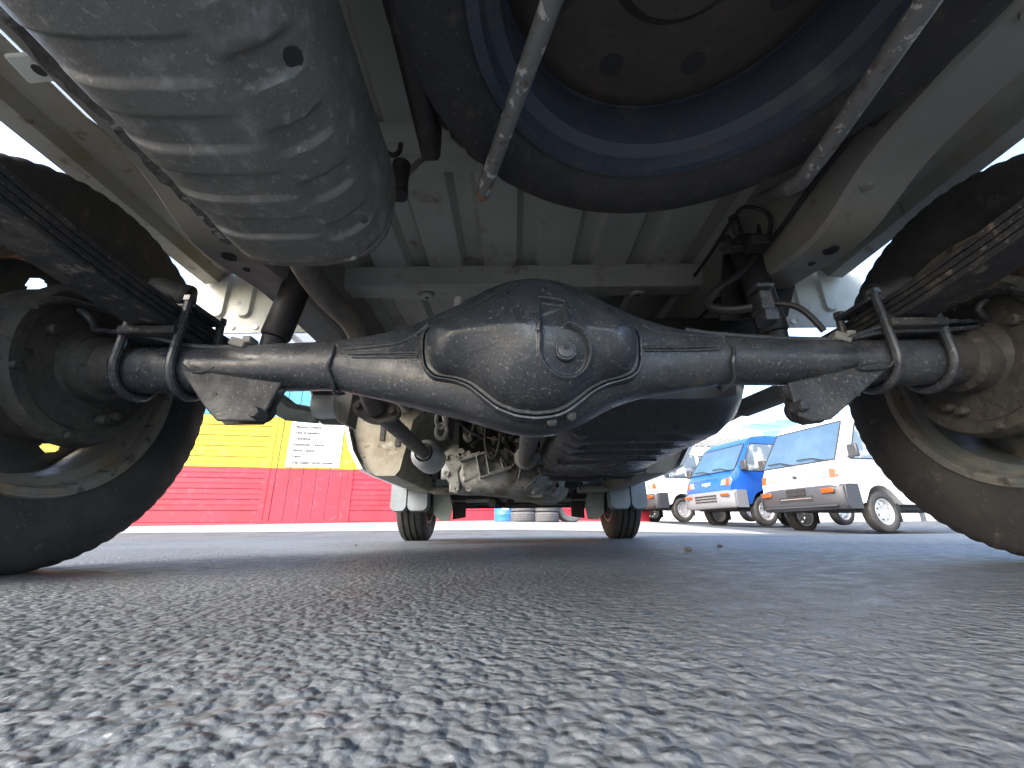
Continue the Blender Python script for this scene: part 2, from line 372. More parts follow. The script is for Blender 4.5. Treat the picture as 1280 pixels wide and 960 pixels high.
def front_y(x, z):
    a, b = np.interp(x, X1, ZT), np.interp(x, X1, ZB); zc, hh = (a+b)/2, (a-b)/2; d = depth_of(x); e = 1-.42*float(1-sstep(.1, .26, abs(x)))
    s_ = min(.98, abs(z-zc)/hh); t = math.asin(s_**(1/e)); return -d*math.cos(t)**e
def onax(px, py):
    y = -.05
    for _ in range(6):
        p_ = at(px, py, Y=y); y = front_y(p_[0], p_[2])
    return at(px, py, Y=y)
# cover outline (traced shape of the pressed cover)
CO = [(535, 422), (537.6, 412.7), (550, 405.6), (578.6, 396), (602, 383), (623, 368.5), (642, 360), (660.6, 357.5), (684, 359), (703, 365), (719, 375), (735.6, 386), (754, 394.5), (778, 403), (789.5, 411), (794, 421), (794.7, 451), (789.5, 463), (778, 469), (754, 475), (738, 483), (724, 494), (707.5, 506), (693.4, 511.5), (670, 514), (646.6, 511.5), (623, 502.5), (606.7, 490), (590, 477), (574, 471), (548, 467), (537.6, 457), (534.5, 441)]
YC = -.058
O = np.array([at(x, y, Y=YC)[[0, 2]] for x, y in CO])
cen = at(664, 440, Y=YC)[[0, 2]]
# resample by angle
def resample(P, n):
    P2 = np.vstack([P, P[:1]]); L = np.concatenate([[0], np.cumsum(np.hypot(*np.diff(P2, axis=0).T))]); u = np.linspace(0, L[-1], n, endpoint=False)
    return np.stack([np.interp(u, L, P2[:, k]) for k in (0, 1)], -1)
O = resample(O, 260)
for _ in range(4): O = (np.roll(O, 1, 0)+2*O+np.roll(O, -1, 0))/4
def dist_poly(p, P):
    A = P; B = np.roll(P, -1, 0); AB = B-A; t = np.clip(((p-A)*AB).sum(1)/(AB*AB).sum(1), 0, 1); return np.hypot(*(A+AB*t[:, None]-p).T).min()
# flange ring with raised lip and a groove
mb = MB()
def sc(P, k): return [(cen[0]+(a-cen[0])*k[0], cen[1]+(b-cen[1])*k[1]) for a, b in P]
def ringy(k, y): return [(a, y, b) for a, b in sc(O, k)]
mb.loft([ringy((1.085, 1.13), -.030), ringy((1.085, 1.13), -.051), ringy((1.075, 1.115), -.055), ringy((1.055, 1.085), -.055), ringy((1.045, 1.07), -.049), ringy((1.04, 1.06), -.049), ringy((1.03, 1.05), -.057), ringy((1.0, 1.0), -.058), ringy((.98, .97), -.058)], cap=False)
mb.build('cover_flange', m_axle, axle, smooth=40)
# dome
NR = 84; fr = 1-np.linspace(0, 1, NR)**1.5
pk_c = at(706, 440, Y=-.10)[[0, 2]]; pk_tl = at(675, 384, Y=-.10)[[0, 2]]
H = np.zeros((NR, len(O))); P = np.zeros((NR, len(O), 2))
for i, f in enumerate(fr):
    for j, q in enumerate(O):
        p_ = cen+(q-cen)*f; P[i, j] = p_; d = dist_poly(p_, O)
        H[i, j] = math.sqrt(max(0, min(d, .085)*(.19-min(d, .085))))*.60+.004*(1-math.exp(-d/.003))
        if i == 0: H[i, j] = 0
for _ in range(9):
    Hn = H.copy(); Hn[1:-1] = (H[:-2]+2*H[1:-1]+H[2:])/4; Hn = (np.roll(Hn, 1, 1)+2*Hn+np.roll(Hn, -1, 1))/4; Hn[0] = 0; Hn[-1] = Hn[-2].mean(); H = Hn
rp = .0265
for i in range(NR):
    for j in range(len(O)):
        x, z = P[i, j]
        d1 = rp-math.hypot(x-pk_c[0], z-pk_c[1])
        d2 = min(x-pk_tl[0], pk_tl[0]+.026-x, z-pk_c[1]+.005, pk_tl[1]+.004-(x-pk_tl[0])*.10-z)
        d_ = max(d1, d2)
        H[i, j] -= .0068*float(sstep(-.0022, .0026, d_)) - .0026*math.exp(-((d_+.0032)/.0020)**2)
        # secondary crease inside the pocket
        d3 = .0015-abs((z-(pk_tl[1]-.012))-(x-pk_tl[0]-.006)*.55)
        if d2 > .002 and x < pk_tl[0]+.024: H[i, j] += .0016*float(sstep(-.003, .002, d3))
mb = MB(); rings = [[(P[i, j, 0], YC-H[i, j], P[i, j, 1]) for j in range(len(O))] for i in range(NR-1)]
mb.loft(rings, cap=False); n = len(O); ci = len(mb.v); mb.v.append((cen[0], YC-H[-1, 0], cen[1])); base = (NR-2)*n
mb.f += [[base+j, base+(j+1) % n, ci] for j in range(n)]
cover = mb.build('diff_cover', m_axle, axle, smooth=70)
# filler plug
pc = at(707, 439, Y=-.108); k = int(np.argmin(np.abs(P.reshape(-1, 2)-np.array([pc[0], pc[2]])).sum(1))) if False else None
dd = np.hypot(P[..., 0]-pc[0], P[..., 1]-pc[2]); ii = np.unravel_index(dd.argmin(), dd.shape); hy = YC-H[ii]
pc = at(707, 439, Y=hy)
mb = MB(); q = (pc[0], hy, pc[2])
mb.lathe([(.006, .0125), (-.003, .0125), (-.0042, .0112), (-.0042, .0098), (-.0062, .0090), (-.0066, .0060), (-.0066, .0)], q, 'Y', 28)
plug = mb.build('filler_plug', m_axle, axle, smooth=30)
mb = MB(); mb.box((pc[0], hy-.0064, pc[2]+.002), (.006, .0012, .006), Matrix.Rotation(R(20), 3, 'Y')); mb.build('socket', m_rubd, plug, smooth=0)
# seam strips on the wings and weld ring, dimples on lower flange
for pts in (((430, 436), (470, 433), (505, 428), (522, 417), (535, 405)), ((435, 442), (480, 441), (524, 440)), ((803, 405), (815, 414), (835, 418), (870, 419), (905, 421)), ((803, 434), (850, 434), (900, 432)), ((806, 438), (850, 438), (898, 437)), ((440, 446), (480, 446), (522, 446))):
    mb = MB(); mb.tube([onax(*q) for q in pts], .0022, 8, smooth=2); mb.build('seam_ridge', m_axle, axle)
for x in (-.262, .258):
    mb = MB(); ring = []
    for t in np.linspace(0, 2*math.pi, 60): ring.append((x+.002*math.sin(5*t), -(TR+.001)*math.cos(t)*1.03, TZ+(TR+.002)*math.sin(t)*1.03))
    rr = [.0018+.0012*random.random() for _ in ring]; mb.tube(ring, rr, 8, cap=False); mb.build('weld_bead', m_axle, axle)
for px, py in ((690, 527), (714, 520)):
    p_ = at(px, py, Y=-.045); mb = MB(); mb.lathe([(.004, .0065), (-.002, .0060), (-.0035, .0035), (-.0035, 0)], (p_[0], -.045, p_[2]), 'Y', 12); mb.build('flange_bolt', m_axle_dk, axle)
p_ = at(574, 383, Y=.05)
mb = MB(); mb.cyl((p_[0], .04, p_[2]-.03), (p_[0], .04, p_[2]+.008), .007, 12); mb.build('breather', m_under, axle)
# brake pipes on top of the tube
def pipe(name, pts, r, m, parent, smooth=2, n=8):
    mb = MB(); mb.tube(pts, r, n, smooth=smooth); return mb.build(name, m, parent)
zpt = TZ+TR
pipe('brake_pipe', [at(118, 412, Y=-.03), at(150, 415, Y=-.034), at(205, 424, Y=-.03), at(240, 434, Y=-.022), at(330, 434, Y=-.02), at(440, 428, Y=-.012), at(500, 418, Y=-.01)], .0032, m_axle, axle)
pipe('brake_pipe', [at(856, 412, Y=-.012), at(880, 416, Y=-.012), at(940, 421, Y=-.015), at(1010, 424, Y=-.02), at(1060, 424, Y=-.022), at(1110, 413, Y=-.03), at(1180, 413, Y=-.034), at(1255, 405, Y=-.03)], .0032, m_axle, axle)
pipe('brake_pipe', [at(1050, 425, Y=-.024), at(1090, 412, Y=-.03), at(1125, 400, Y=-.034), at(1200, 402, Y=-.034), at(1262, 400, Y=-.03)], .0030, m_axle, axle)
for px, py in ((300, 430), (1050, 423)):
    p_ = at(px, py, Y=-.02); mb = MB(); mb.box(p_, (.022, .016, .012), Matrix.Rotation(.3, 3, 'Y')); mb.box(p_+np.array([.012, .002, .004]), (.012, .02, .010)); mb.build('pipe_clip', m_rail, axle, bevel=.002)

# shock brackets under the tube
for s, pts in ((-1, ((224, 462), (245, 462), (352, 478), (330, 516), (320, 526), (270, 526), (256, 510))), (1, ((1118, 455), (1100, 452), (985, 478), (992, 500), (1000, 520), (1016, 527), (1040, 524)))):
    pol = [at(x, y, Y=-.036) for x, y in pts]
    mb = MB(); mb.prism(pol, (0, .005, 0)); b1 = mb.build('shock_bracket', m_axle_dk, axle, smooth=0, bevel=.002)
    mb = MB(); mb.prism([p_+np.array([s*.012, .032, .004]) for p_ in pol], (0, .005, 0)); mb.build('rear_plate', m_axle_dk, b1, smooth=0)
    mb = MB(); a = pol[3 if s < 0 else 3]; c = at(300, 500, Y=0) if s < 0 else at(1030, 500, Y=0)
    mb.cyl((c[0], -.028, c[2]), (c[0], .06, c[2]), .017, 20); mb.build('bush', m_rubd, b1)
    e = at(322, 517, Y=-.036) if s < 0 else at(1000, 508, Y=-.036)
    mb = MB(); mb.lathe([(.01, .008), (-.003, .008), (-.010, .006), (-.011, 0)], (e[0], -.036, e[2]), 'Y', 8); mb.build('bolt', m_axle_dk, b1)
    h = at(268, 492, Y=-.0365) if s < 0 else at(1072, 492, Y=-.0365)
    mb = MB(); mb.lathe([(.002, .0035), (-.0006, .0035), (-.0006, 0)], (h[0], -.036, h[2]), 'Y', 10); mb.build('hole', m_rubd, b1)
    e0 = at(222, 466, Y=-.042) if s < 0 else at(1118, 452, Y=-.042)
    mb = MB(); q1 = at(240, 466, Y=-.04) if s < 0 else at(1112, 460, Y=-.04); q2 = at(262, 462, Y=-.04) if s < 0 else at(1078, 462, Y=-.04); q0 = at(228, 455, Y=-.04) if s < 0 else at(1117, 452, Y=-.04)
    mb.tube([q0, q1, q2, q2+np.array([s*-.004, 0, .004])], .0014, 6, smooth=1); mb.build('bracket_edge', m_axle, b1)

# ---- springs, U-bolts, bump stops
for s in (-1, 1):
    sp = empty('leaf_spring', (0, 0, 0), parent=truck)
    def zl(y): return .306+.30*y*y
    for k, (y0, y1) in enumerate(((-.30, .26), (-.42, .38), (-.52, .48), (-.55, .52))):
        ys = np.linspace(y0, y1, 28); zo = k*.0085
        mb = MB(); mb.ribbon([(s*.500, y, zl(y)+zo) for y in ys], (1, 0, 0), .052, .0072); mb.build('leaf', m_spring, sp, smooth=40, bevel=.0012, seg=1)
    for y in (.16, -.40):
        zc = zl(y); mb = MB()
        for dx in (-.029, .029): mb.box((s*.5+dx, y, zc+.012), (.004, .022, .044))
        mb.box((s*.5, y, zc-.007), (.06, .022, .004)); mb.build('spring_clip', m_spring, sp, smooth=0, bevel=.001, seg=1)
    mb = MB(); mb.box((s*.500, 0, .295), (.075, .095, .012)); mb.build('spring_seat', m_axle_dk, sp, smooth=0, bevel=.003)
    mb = MB(); mb.box((s*.503, 0, .338), (.095, .064, .007)); mb.build('spring_plate', m_axle, sp, smooth=0, bevel=.003)
    for dx in (-.036, .036):
        x = s*.50+dx; rr = TR+.006
        pts = [(x, -rr*.86, .350), (x, -rr*.94, .30)]+[(x, b, c) for _, b, c in arc((x, 0, TZ), rr, 180, 360, 18)]+[(x, rr*.94, .30), (x, rr*.86, .350)]
        mb = MB(); mb.tube(pts, .0056, 10); ub = mb.build('u_bolt', m_axle, sp)
        for yy in (-rr, rr):
            mb = MB(); mb.lathe([(.3415, .008), (.349, .008), (.349, 0)], (x, yy*.86, 0), 'Z', 6); mb.build('nut', m_axle, ub, smooth=0)
    # bump stop standing on the spring pad, round face to the middle
    c = at(238, 377, Y=.02) if s < 0 else at(1090, 376, Y=.02)
    mb = MB(); prof = [(0, 0), (0, .018), (.002, .0225), (.006, .0235), (.012, .0225), (.014, .019), (.045, .017), (.052, .013), (.052, 0)]
    mb.lathe([(a, r) for a, r in prof], (0, 0, 0), 'Z', 26)
    ax = Vector((s*.75, -.35, .25)).normalized(); q = ax.to_track_quat('Z', 'Y').to_matrix()
    mb.v = [tuple(q @ Vector(v)+Vector(c)) for v in mb.v]; mb.build('bump_stop', m_rubd, sp)
    mb = MB(); mb.tube([Vector(c)+Vector((s*.02, -.02, -.004)), (s*.467, -.036, .30)], .0065, 10); mb.build('bump_stop_stay', m_spring, sp)
    # rear shackle + front hanger
    mb = MB(); mb.box((s*.47, -.56, .43), (.006, .03, .11)); mb.box((s*.53, -.56, .43), (.006, .03, .11)); mb.build('shackle', m_spring, sp, smooth=0, bevel=.002)
    mb = MB(); mb.box((s*.5, .52, .42), (.07, .05, .09)); mb.build('spring_hanger', m_rail, sp, smooth=0, bevel=.004)

# ---- wheels
def tyre_profile(R0, rb, w):
    h = w/2; P = [(-h*.70, rb-.006), (-h*.80, rb+.004), (-h*.90, rb+.016), (-h*.985, rb+.034), (-h, rb+.046), (-h*.97, rb+.060), (-h*.965, rb+.0615), (-h*.93, R0-.018), (-h*.86, R0-.008), (-h*.78, R0-.003)]
    Q = []
    for g_ in (-.42, 0, .42):
        Q += [(h*(g_-.07), R0-.0005+.0015*(1-abs(g_))), (h*(g_-.05), R0-.008), (h*(g_+.05), R0-.008), (h*(g_+.07), R0-.0005+.0015*(1-abs(g_)))]
    return P+Q+[(-a, r) for a, r in reversed(P)]
def make_tyre(c, R0=.265, rb=.168, w=.148, n=192, lugs=True, axis='X', flat=True, ld=.0022, lp=(3, 1)):
    prof = tyre_profile(R0, rb, w); mb = MB(); mb.lathe(prof+[(w*.30, rb+.01), (-w*.30, rb+.01)], c, axis, n, closed=True)
    m = len(mb.v)//1; out = []
    ai = 'XYZ'.index(axis)
    for i, v in enumerate(mb.v):
        v = list(v); j = i % n; k = (i//n) % (len(prof)+2)
        if lugs and (k in (8, 9, len(prof)-9, len(prof)-10)) and (j % lp[0] < lp[1]):
            u = [v[q]-c[q] for q in range(3)]; u[ai] = 0; L = math.hypot(*u)
            for q in range(3): v[q] -= u[q]/L*ld
        if flat and axis != 'Z': v[2] = max(v[2], .0005)
        out.append(tuple(v))
    mb.v = out; return mb
def make_rim(c, s, rb=.168, w=.12, nh=8, hs=(1, 2, 3), rot=0., rin=.105, disc_off=.028, n=96, hole_r=(.112, .138), axis='X', dm=None):
    """steel rim: barrel with lips; disc towards the outer side s"""
    a = w/2
    bar = [(-a, rb+.004), (-a-.004, rb+.001), (-a-.003, rb-.006), (-a+.012, rb-.010), (-a+.020, rb-.022), (-a*.2, rb-.026), (a*.4, rb-.018), (a-.018, rb-.010), (a+.003, rb-.006), (a+.004, rb+.001), (a, rb+.004)]
    mb = MB(); mb.lathe([(p_[0]*s, p_[1]) for p_ in bar]+[(p_[0]*s, p_[1]+.004) for p_ in reversed(bar)], c, axis, n, closed=True)
    # disc with real holes
    x0 = disc_off*s
    def ring(r): return x0+s*(.012*math.sin(math.pi*min(1, max(0, (r-.05)/.085)))) 
    h0, h1 = hole_r; hd = h1-h0; NHR = 9; NS_ = 22
    rs = [.0, .03, .04, .075, h0-.004]+[h0+hd*q/NHR for q in range(NHR+1)]+[rb-.016]
    nn = nh*NS_; V = []; Fc = []
    for side in (0, 1):
        for r in rs:
            for j in range(nn):
                t = 2*math.pi*j/nn+rot; u, v_ = r*math.cos(t), r*math.sin(t); aa = ring(r)+side*.003*s
                q = (aa, u, v_) if axis == 'X' else (u, aa, v_) if axis == 'Y' else (u, v_, aa)
                V.append((c[0]+q[0], c[1]+q[1], c[2]+q[2]))
    L = len(rs)*nn
    for i in range(len(rs)-1):
        rm = (rs[i]+rs[i+1])/2
        for j in range(nn):
            k = (j+1) % nn
            e_ = ((rm-(h0+h1)/2)/(hd/2))**2+(((j % NS_)+.5-NS_/2)*2*math.pi/nn*rm/(hd*.62))**2
            if e_ < 1: continue
            for sd in (0, 1): Fc.append((sd*L+i*nn+j, sd*L+i*nn+k, sd*L+(i+1)*nn+k, sd*L+(i+1)*nn+j))
    mb.add(V, Fc); return mb
RX = .688; HROT = 23
for s in (-1, 1):
    c = (s*RX, 0, .262)
    wh = empty('rear_wheel', (0, 0, 0), parent=truck)
    make_tyre(c).build('tyre', m_rub, wh, smooth=38)
    make_rim(c, s, nh=8, hs=(1, 2), hole_r=(.116, .139), rot=R(HROT) if s < 0 else 0).build('rim', m_rim, wh, smooth=40)
    # brake drum and backing plate
    mb = MB(); x0 = s*.598
    prof = [(-.012, 0), (-.012, .043), (-.004, .047), (0, .052), (.002, .085), (-.004, .090), (-.004, .103), (.002, .108), (.010, .110), (.012, .104), (.060, .104), (.075, .09), (.085, 0)]
    mb.lathe([(a*s, r) for a, r in prof], (x0, 0, .262), 'X', 64); dr = mb.build('brake_drum', m_mud, wh, smooth=35)
    for t, rr, rad in ((-50, .075, .007), (-65, .074, .007), (-95, .098, .005), (160, .07, .008), (110, .09, .006), (60, .075, .008), (200, .098, .005), (20, .098, .005)):
        y, z = rr*math.cos(R(t)), .262+rr*math.sin(R(t))
        mb = MB(); mb.lathe([(.004*s, rad), (-.006*s, rad), (-.009*s, rad*.7), (-.009*s, 0)], (x0, y, z), 'X', 10); mb.build('drum_bolt', m_mud, dr)
    mb = MB(); mb.lathe([(s*.550, .0325), (s*.572, .035), (s*.578, .043), (s*.599, .046)], (0, 0, TZ+.003), 'X', 30, cap=True); mb.build('axle_flange', m_mud, dr)
    # handbrake cable / pipe into the drum
    mb = MB(); mb.tube([at(118 if s < 0 else 1255, 412, Y=-.03), (s*.575, -.045, .310), (s*.59, -.05, .322)], .0042, 8, smooth=2); mb.build('brake_cable', m_axle_dk, dr)
    mb = MB(); mb.tube([(s*.56, .03, .33), (s*.585, -.02, .335), (s*.59, -.075, .325), (s*.588, -.10, .30)], .005, 8, smooth=2); mb.build('brake_cable', m_axle_dk, dr)

# front wheels
for s in (-1, 1):
    c = (s*.562, 1.95, .262); wh = empty('front_wheel', (0, 0, 0), parent=truck)
    make_tyre(c, n=96, lugs=False).build('tyre', m_rub, wh, smooth=38); make_rim(c, s, n=64).build('rim', m_rim, wh, smooth=40)
    mb = MB(); mb.lathe([(-.03*s, 0), (-.03*s, .09), (.03*s, .1), (.04*s, 0)], c, 'X', 32); mb.build('brake_drum', m_mud, wh)
    # moulded mud flap behind the front wheel: outer and inner halves
    fl = empty('mud_flap', parent=truck)
    def flap(x0, x1, z0, z1, bulge, name, m, par, y=1.66, r=.03):
        pol = rrect((x0+x1)/2, (z0+z1)/2, abs(x1-x0), z1-z0, r, 7)
        mb = MB(); cx_, cz_ = (x0+x1)/2, (z0+z1)/2
        mb.loft([[(a, y+.02, b) for a, b in pol], [(a, y, b) for a, b in pol], [(cx_+(a-cx_)*.9, y-bulge, cz_+(b-cz_)*.93) for a, b in pol]]); return mb.build(name, m, par, smooth=50)
    flap(s*.640, s*.555, .137, .30, .02, 'outer_half', m_flap, fl)
    flap(s*.552, s*.445, .137, .30, .035, 'inner_half', m_flap, fl, y=1.655)
    mb = MB(); mb.prism([(s*.445, 1.70, .30), (s*.37, 1.70, .30), (s*.335, 1.70, .16), (s*.345, 1.70, .096), (s*.40, 1.70, .094), (s*.43, 1.70, .13)], (0, .006, 0)); mb.build('splash_plate', m_splash, truck, smooth=0, bevel=.002)
    mb = MB(); mb.prism([(s*.355, 1.85, .30), (s*.285, 1.85, .30), (s*.285, 1.85, .115), (s*.355, 1.85, .105)], (0, .02, 0)); mb.build('radius_rod_bracket', m_dark, truck, smooth=0, bevel=.003)
    mb = MB(); mb.ribbon([(s*.47, 1.95, .155), (s*.30, 1.98, .195), (s*.12, 2.0, .215)], (0, 1, 0), .05, .03); mb.build('lower_arm', m_dark, truck, bevel=.004)
    mb = MB(); mb.cyl((s*.47, 1.95, .14), (s*.47, 1.95, .55), .028, 16); mb.build('front_strut', m_dark, truck)

# ---- spare wheel under the bed
sw = empty('spare_wheel', parent=truck); scn = (.130, -.318, .515)
t_ = make_tyre((0, 0, 0), axis='Z', flat=False, ld=.006, lp=(4, 1), n=240, rb=.188); tilt = Matrix.Rotation(R(2.0), 3, 'X')
def place(mb, rot, loc): mb.v = [tuple(rot @ Vector(v)+Vector(loc)) for v in mb.v]; return mb
place(t_, tilt, scn).build('tyre', m_rub, sw, smooth=38)
place(make_rim((0, 0, 0), 1, rb=.188, axis='Z', nh=8, disc_off=.02, hole_r=(.120, .142)), tilt, scn).build('rim', m_spare, sw, smooth=40)
mb = MB(); mb.lathe([(.020, .166), (.015, .155), (.013, .146), (.013, .070), (.002, .058), (.002, .0)], (0, 0, 0), 'Z', 48)
V0 = list(mb.v)
dsc = place(mb, tilt, scn).build('disc', m_sdisc, sw)
for k in range(8):
    t = R(22+45*k); q = tilt @ Vector((.118*math.cos(t), .118*math.sin(t), .0127))+Vector(scn)
    mb = MB(); mb.lathe([(-.0004, 0), (-.0004, .0125), (.0012, .0135)], q, 'Z', 20); mb.build('hole', m_rubd, dsc)
# carrier bars
a, b = at(690, 0, Z=.425), at(601, 248, Z=.425); d = (a-b)/np.linalg.norm(a-b)
mb = MB(); e1 = b+d*.012; rings = []
mb.tube([a+d*.25, a, e1], [.0085, .0085, .0085], 14); cb = mb.build('carrier_bar', m_bar, truck)
mb = MB(); mb.tube([e1, e1-d*.007, e1-d*.016], [.0086, .0078, .002], 14); mb.build('bar_end', m_rust, cb)
a, b = at(1160, 0, Z=.425), at(1005, 225, Z=.425); d = (a-b)/np.linalg.norm(a-b)
mb = MB(); mb.tube([a+d*.25, a, b, b-d*.008+np.array([-.006, .006, .004]), at(978, 238, Z=.47), at(955, 246, Z=.53)], .0095, 14, smooth=1); mb.build('carrier_bar', m_bar, truck)

# ---- muffler: rounded box with pressed ribs, seam flange down its left side
mf = empty('muffler', parent=truck)
yF = -.148; L_ = .43
NS = 200; ys = yF-np.linspace(0, 1, NS)**1.15*L_
def muf_section(y, k):
    """superellipse cross-section; k shrinks it at the rounded end"""
    cx, cz, hw, hh = -.249, .402, .090, .086
    out = []
    for t in np.linspace(0, 2*math.pi, 72, endpoint=False):
        c, s_ = math.cos(t), math.sin(t)
        out.append([cx+hw*k*math.copysign(abs(c)**.62, c), y, cz+hh*k*math.copysign(abs(s_)**.72, s_)])
    return out
rings = []
rings.append(muf_section(yF+.004, .90)); 
for i, y in enumerate(ys):
    u = (yF-y); k = 1-.07*math.exp(-u/.006)
    ring = muf_section(y, k)
    for q in ring:
        fx = (q[0]+.249)/.090
        if q[2] < .40:
            band = float(sstep(-.88, -.66, fx)*(1-sstep(.28, .40, fx)))
            wv = .5+.5*math.cos(2*math.pi*(u-.062)/.050) if .035 < u < .33 else 0
            q[2] += band*(.0038*float(sstep(.38, .54, wv))-.002)
            b2 = float(sstep(.50, .58, fx)*(1-sstep(.84, .92, fx)))
            wv2 = .5+.5*math.cos(2*math.pi*(u-.050)/.050) if .03 < u < .27 else 0
            q[2] += b2*.0042*float(sstep(.55, .68, wv2)); q[0] -= b2*.002*float(sstep(.55, .75, wv2))
    rings.append(ring)
mb = MB(); mb.loft(rings); mb.build('shell', m_muf, mf, smooth=60)
from mathutils.bvhtree import BVHTree
muf_bvh = BVHTree.FromPolygons(mb.v, mb.f)
# rolled rim at the front end
mb = MB(); sec = muf_section(yF-.003, .962); mb.tube(sec+[sec[0]], [.0035+.0008*random.random() for _ in range(73)], 8, cap=False); mb.build('end_seam', m_seam, mf)
# side seam flange, wavy
pts = []
for y in np.linspace(yF-.002, yF-L_+.02, 60): pts.append((-.331-.004*random.random()**2-.0015*math.sin(y*70), y, .347+.002*random.random()))
mb = MB(); mb.ribbon(pts, (.9, 0, .25), .014, .008); mb.build('side_seam', m_seam, mf, smooth=0)
for px, py, zz, r in ((366, 71, .33, .0065), (455, 274, .335, .0042)):
    d_ = Vector(at(px, py, Z=.4)-CAM).normalized(); hit, nrm, _, _ = muf_bvh.ray_cast(Vector(CAM), d_)
    if nrm.dot(d_) > 0: nrm = -nrm
    mb = MB(); mb.lathe([(.0012, 0), (.0012, r), (-.004, r*1.15)], (0, 0, 0), 'Z', 18); q = nrm.to_track_quat('Z', 'Y').to_matrix()
    mb.v = [tuple(q @ Vector(v)+hit) for v in mb.v]; mb.build('drain_hole', m_rubd, mf)
# hanger and rubber beside it
hp = at(500, 228, Y=-.10)
mb = MB(); mb.tube([hp+np.array([0, 0, .03]), hp, hp-np.array([0, 0, .022])], [.012, .0105, .012], 14); mb.build('hanger_rubber', m_rubd, mf)
pipe('hanger_rod', [at(500, 222, Y=-.10), at(515, 212, Y=-.09), at(525, 200, Y=-.075), at(538, 196, Y=-.065)], .0042, m_rail, mf)
pipe('hanger_rod', [at(470, 180, Y=-.12), at(490, 196, Y=-.11), at(500, 190, Y=-.11), at(501, 180, Y=-.11)], .0032, m_rubd, mf)
mb = MB(); mb.box((-.118, -.36, .47), (.022, .40, .05)); mb.build('heat_shield', m_dark, mf, bevel=.006)

# ---- exhaust pipe forward over the axle to the catalytic converter
ep = empty('exhaust', parent=truck)
p0 = np.array([-.292, -.165, .405]); 
pth = [p0, np.array([-.300, -.13, .405]), at(385, 342, Y=-.02), at(415, 378, Y=.06), at(440, 400, Y=.10), at(452, 425, Y=.13), at(458, 460, Y=.16), at(462, 495, Y=.20), at(470, 510, Y=.235)]
mb = MB(); mb.tube(pth, .019, 18, smooth=2); mb.build('tail_pipe', m_pipe, ep, smooth=60)
fc = at(470, 512, Y=.24); f2 = at(530, 566, Y=.64); dr_ = Vector(f2-fc).normalized(); q = dr_.to_track_quat('Z', 'Y').to_matrix()
pol = [(.040*math.cos(t)*(1.0 if abs(math.cos(t)) < .7 else 1.15), .026*math.sin(t)) for t in np.linspace(0, 2*math.pi, 28, endpoint=False)]
rot2 = Matrix.Rotation(R(10), 3, 'Z')
for dz, nm in ((0, 'pipe_flange'), (.008, 'pipe_flange')):
    mb = MB(); mb.loft([[Vector(fc)+q @ (rot2 @ Vector((a, b, dz))) for a, b in pol], [Vector(fc)+q @ (rot2 @ Vector((a, b, dz+.006))) for a, b in pol]]); fo = mb.build(nm, m_pipe, ep, smooth=30)
for sx in (-1, 1):
    c1 = Vector(fc)+q @ (rot2 @ Vector((sx*.034, 0, -.014))); c2 = Vector(fc)+q @ (rot2 @ Vector((sx*.034, 0, .03)))
    mb = MB(); mb.tube([c1, c2], .0065, 6); mb.build('flange_bolt', m_pipe, ep, smooth=0)
mb = MB(); mb.tube([Vector(fc), Vector(f2)], .0175, 18); mb.build('front_pipe', m_pipe, ep, smooth=60)
f3 = Vector(f2)+dr_*.02
mb = MB(); mb.tube([Vector(f2)-dr_*.005, Vector(f2)+dr_*.004, Vector(f2)+dr_*.02, Vector(f2)+dr_*.06, Vector(f2)+dr_*.10, Vector(f2)+dr_*.12], [.024, .034, .042, .043, .043, .03], 28); mb.build('catalytic_converter', m_heat, ep, smooth=45)
mb = MB(); mb.lathe([(0, .026), (.004, .026), (.004, .019)], (0, 0, 0), 'Z', 24); mb.v = [tuple(q @ Vector(v)+Vector(f2)-dr_*.009) for v in mb.v]; mb.build('gasket_ring', m_rubd, ep)
pipe('hanger_rod', [at(548, 500, Y=.5), at(553, 516, Y=.5), at(556, 528, Y=.5)], .004, m_chrome, ep)
for k in range(2):
    c = at(552, 525+14*k, Y=.5); mb = MB(); pts = [(c[0]+.013*math.cos(t), c[1]+.010*(k-.5)*math.sin(t), c[2]+.020*math.sin(t)) for t in np.linspace(0, 2*math.pi, 20)]; mb.tube(pts, .0055, 8, cap=False); mb.build('hanger_ring', m_rail, ep)

# ---- shock absorbers
for s in (-1, 1):
    sh = empty('shock_absorber', parent=truck)
    if s < 0: lo, up = Vector(at(343, 424, Y=.085)), Vector(at(388, 318, Y=.085))
    else: lo, up = Vector(at(968, 418, Y=.085)), Vector(at(926, 300, Y=.085))
    d = (up-lo).normalized()
    mb = MB(); mb.tube([lo-d*.10, lo-d*.02, lo+d*.0], [.017, .017, .019], 20); mb.build('body', m_axle_dk, sh, smooth=40)
    mb = MB(); mb.tube([lo+d*.002, lo+d*.006, up-d*.006, up], [.020, .0225, .0225, .018], 24); mb.build('dust_cover', m_rubd, sh, smooth=40)
    mb = MB(); mb.tube([up, up+d*.05], .008, 12); mb.build('rod', m_spring, sh)
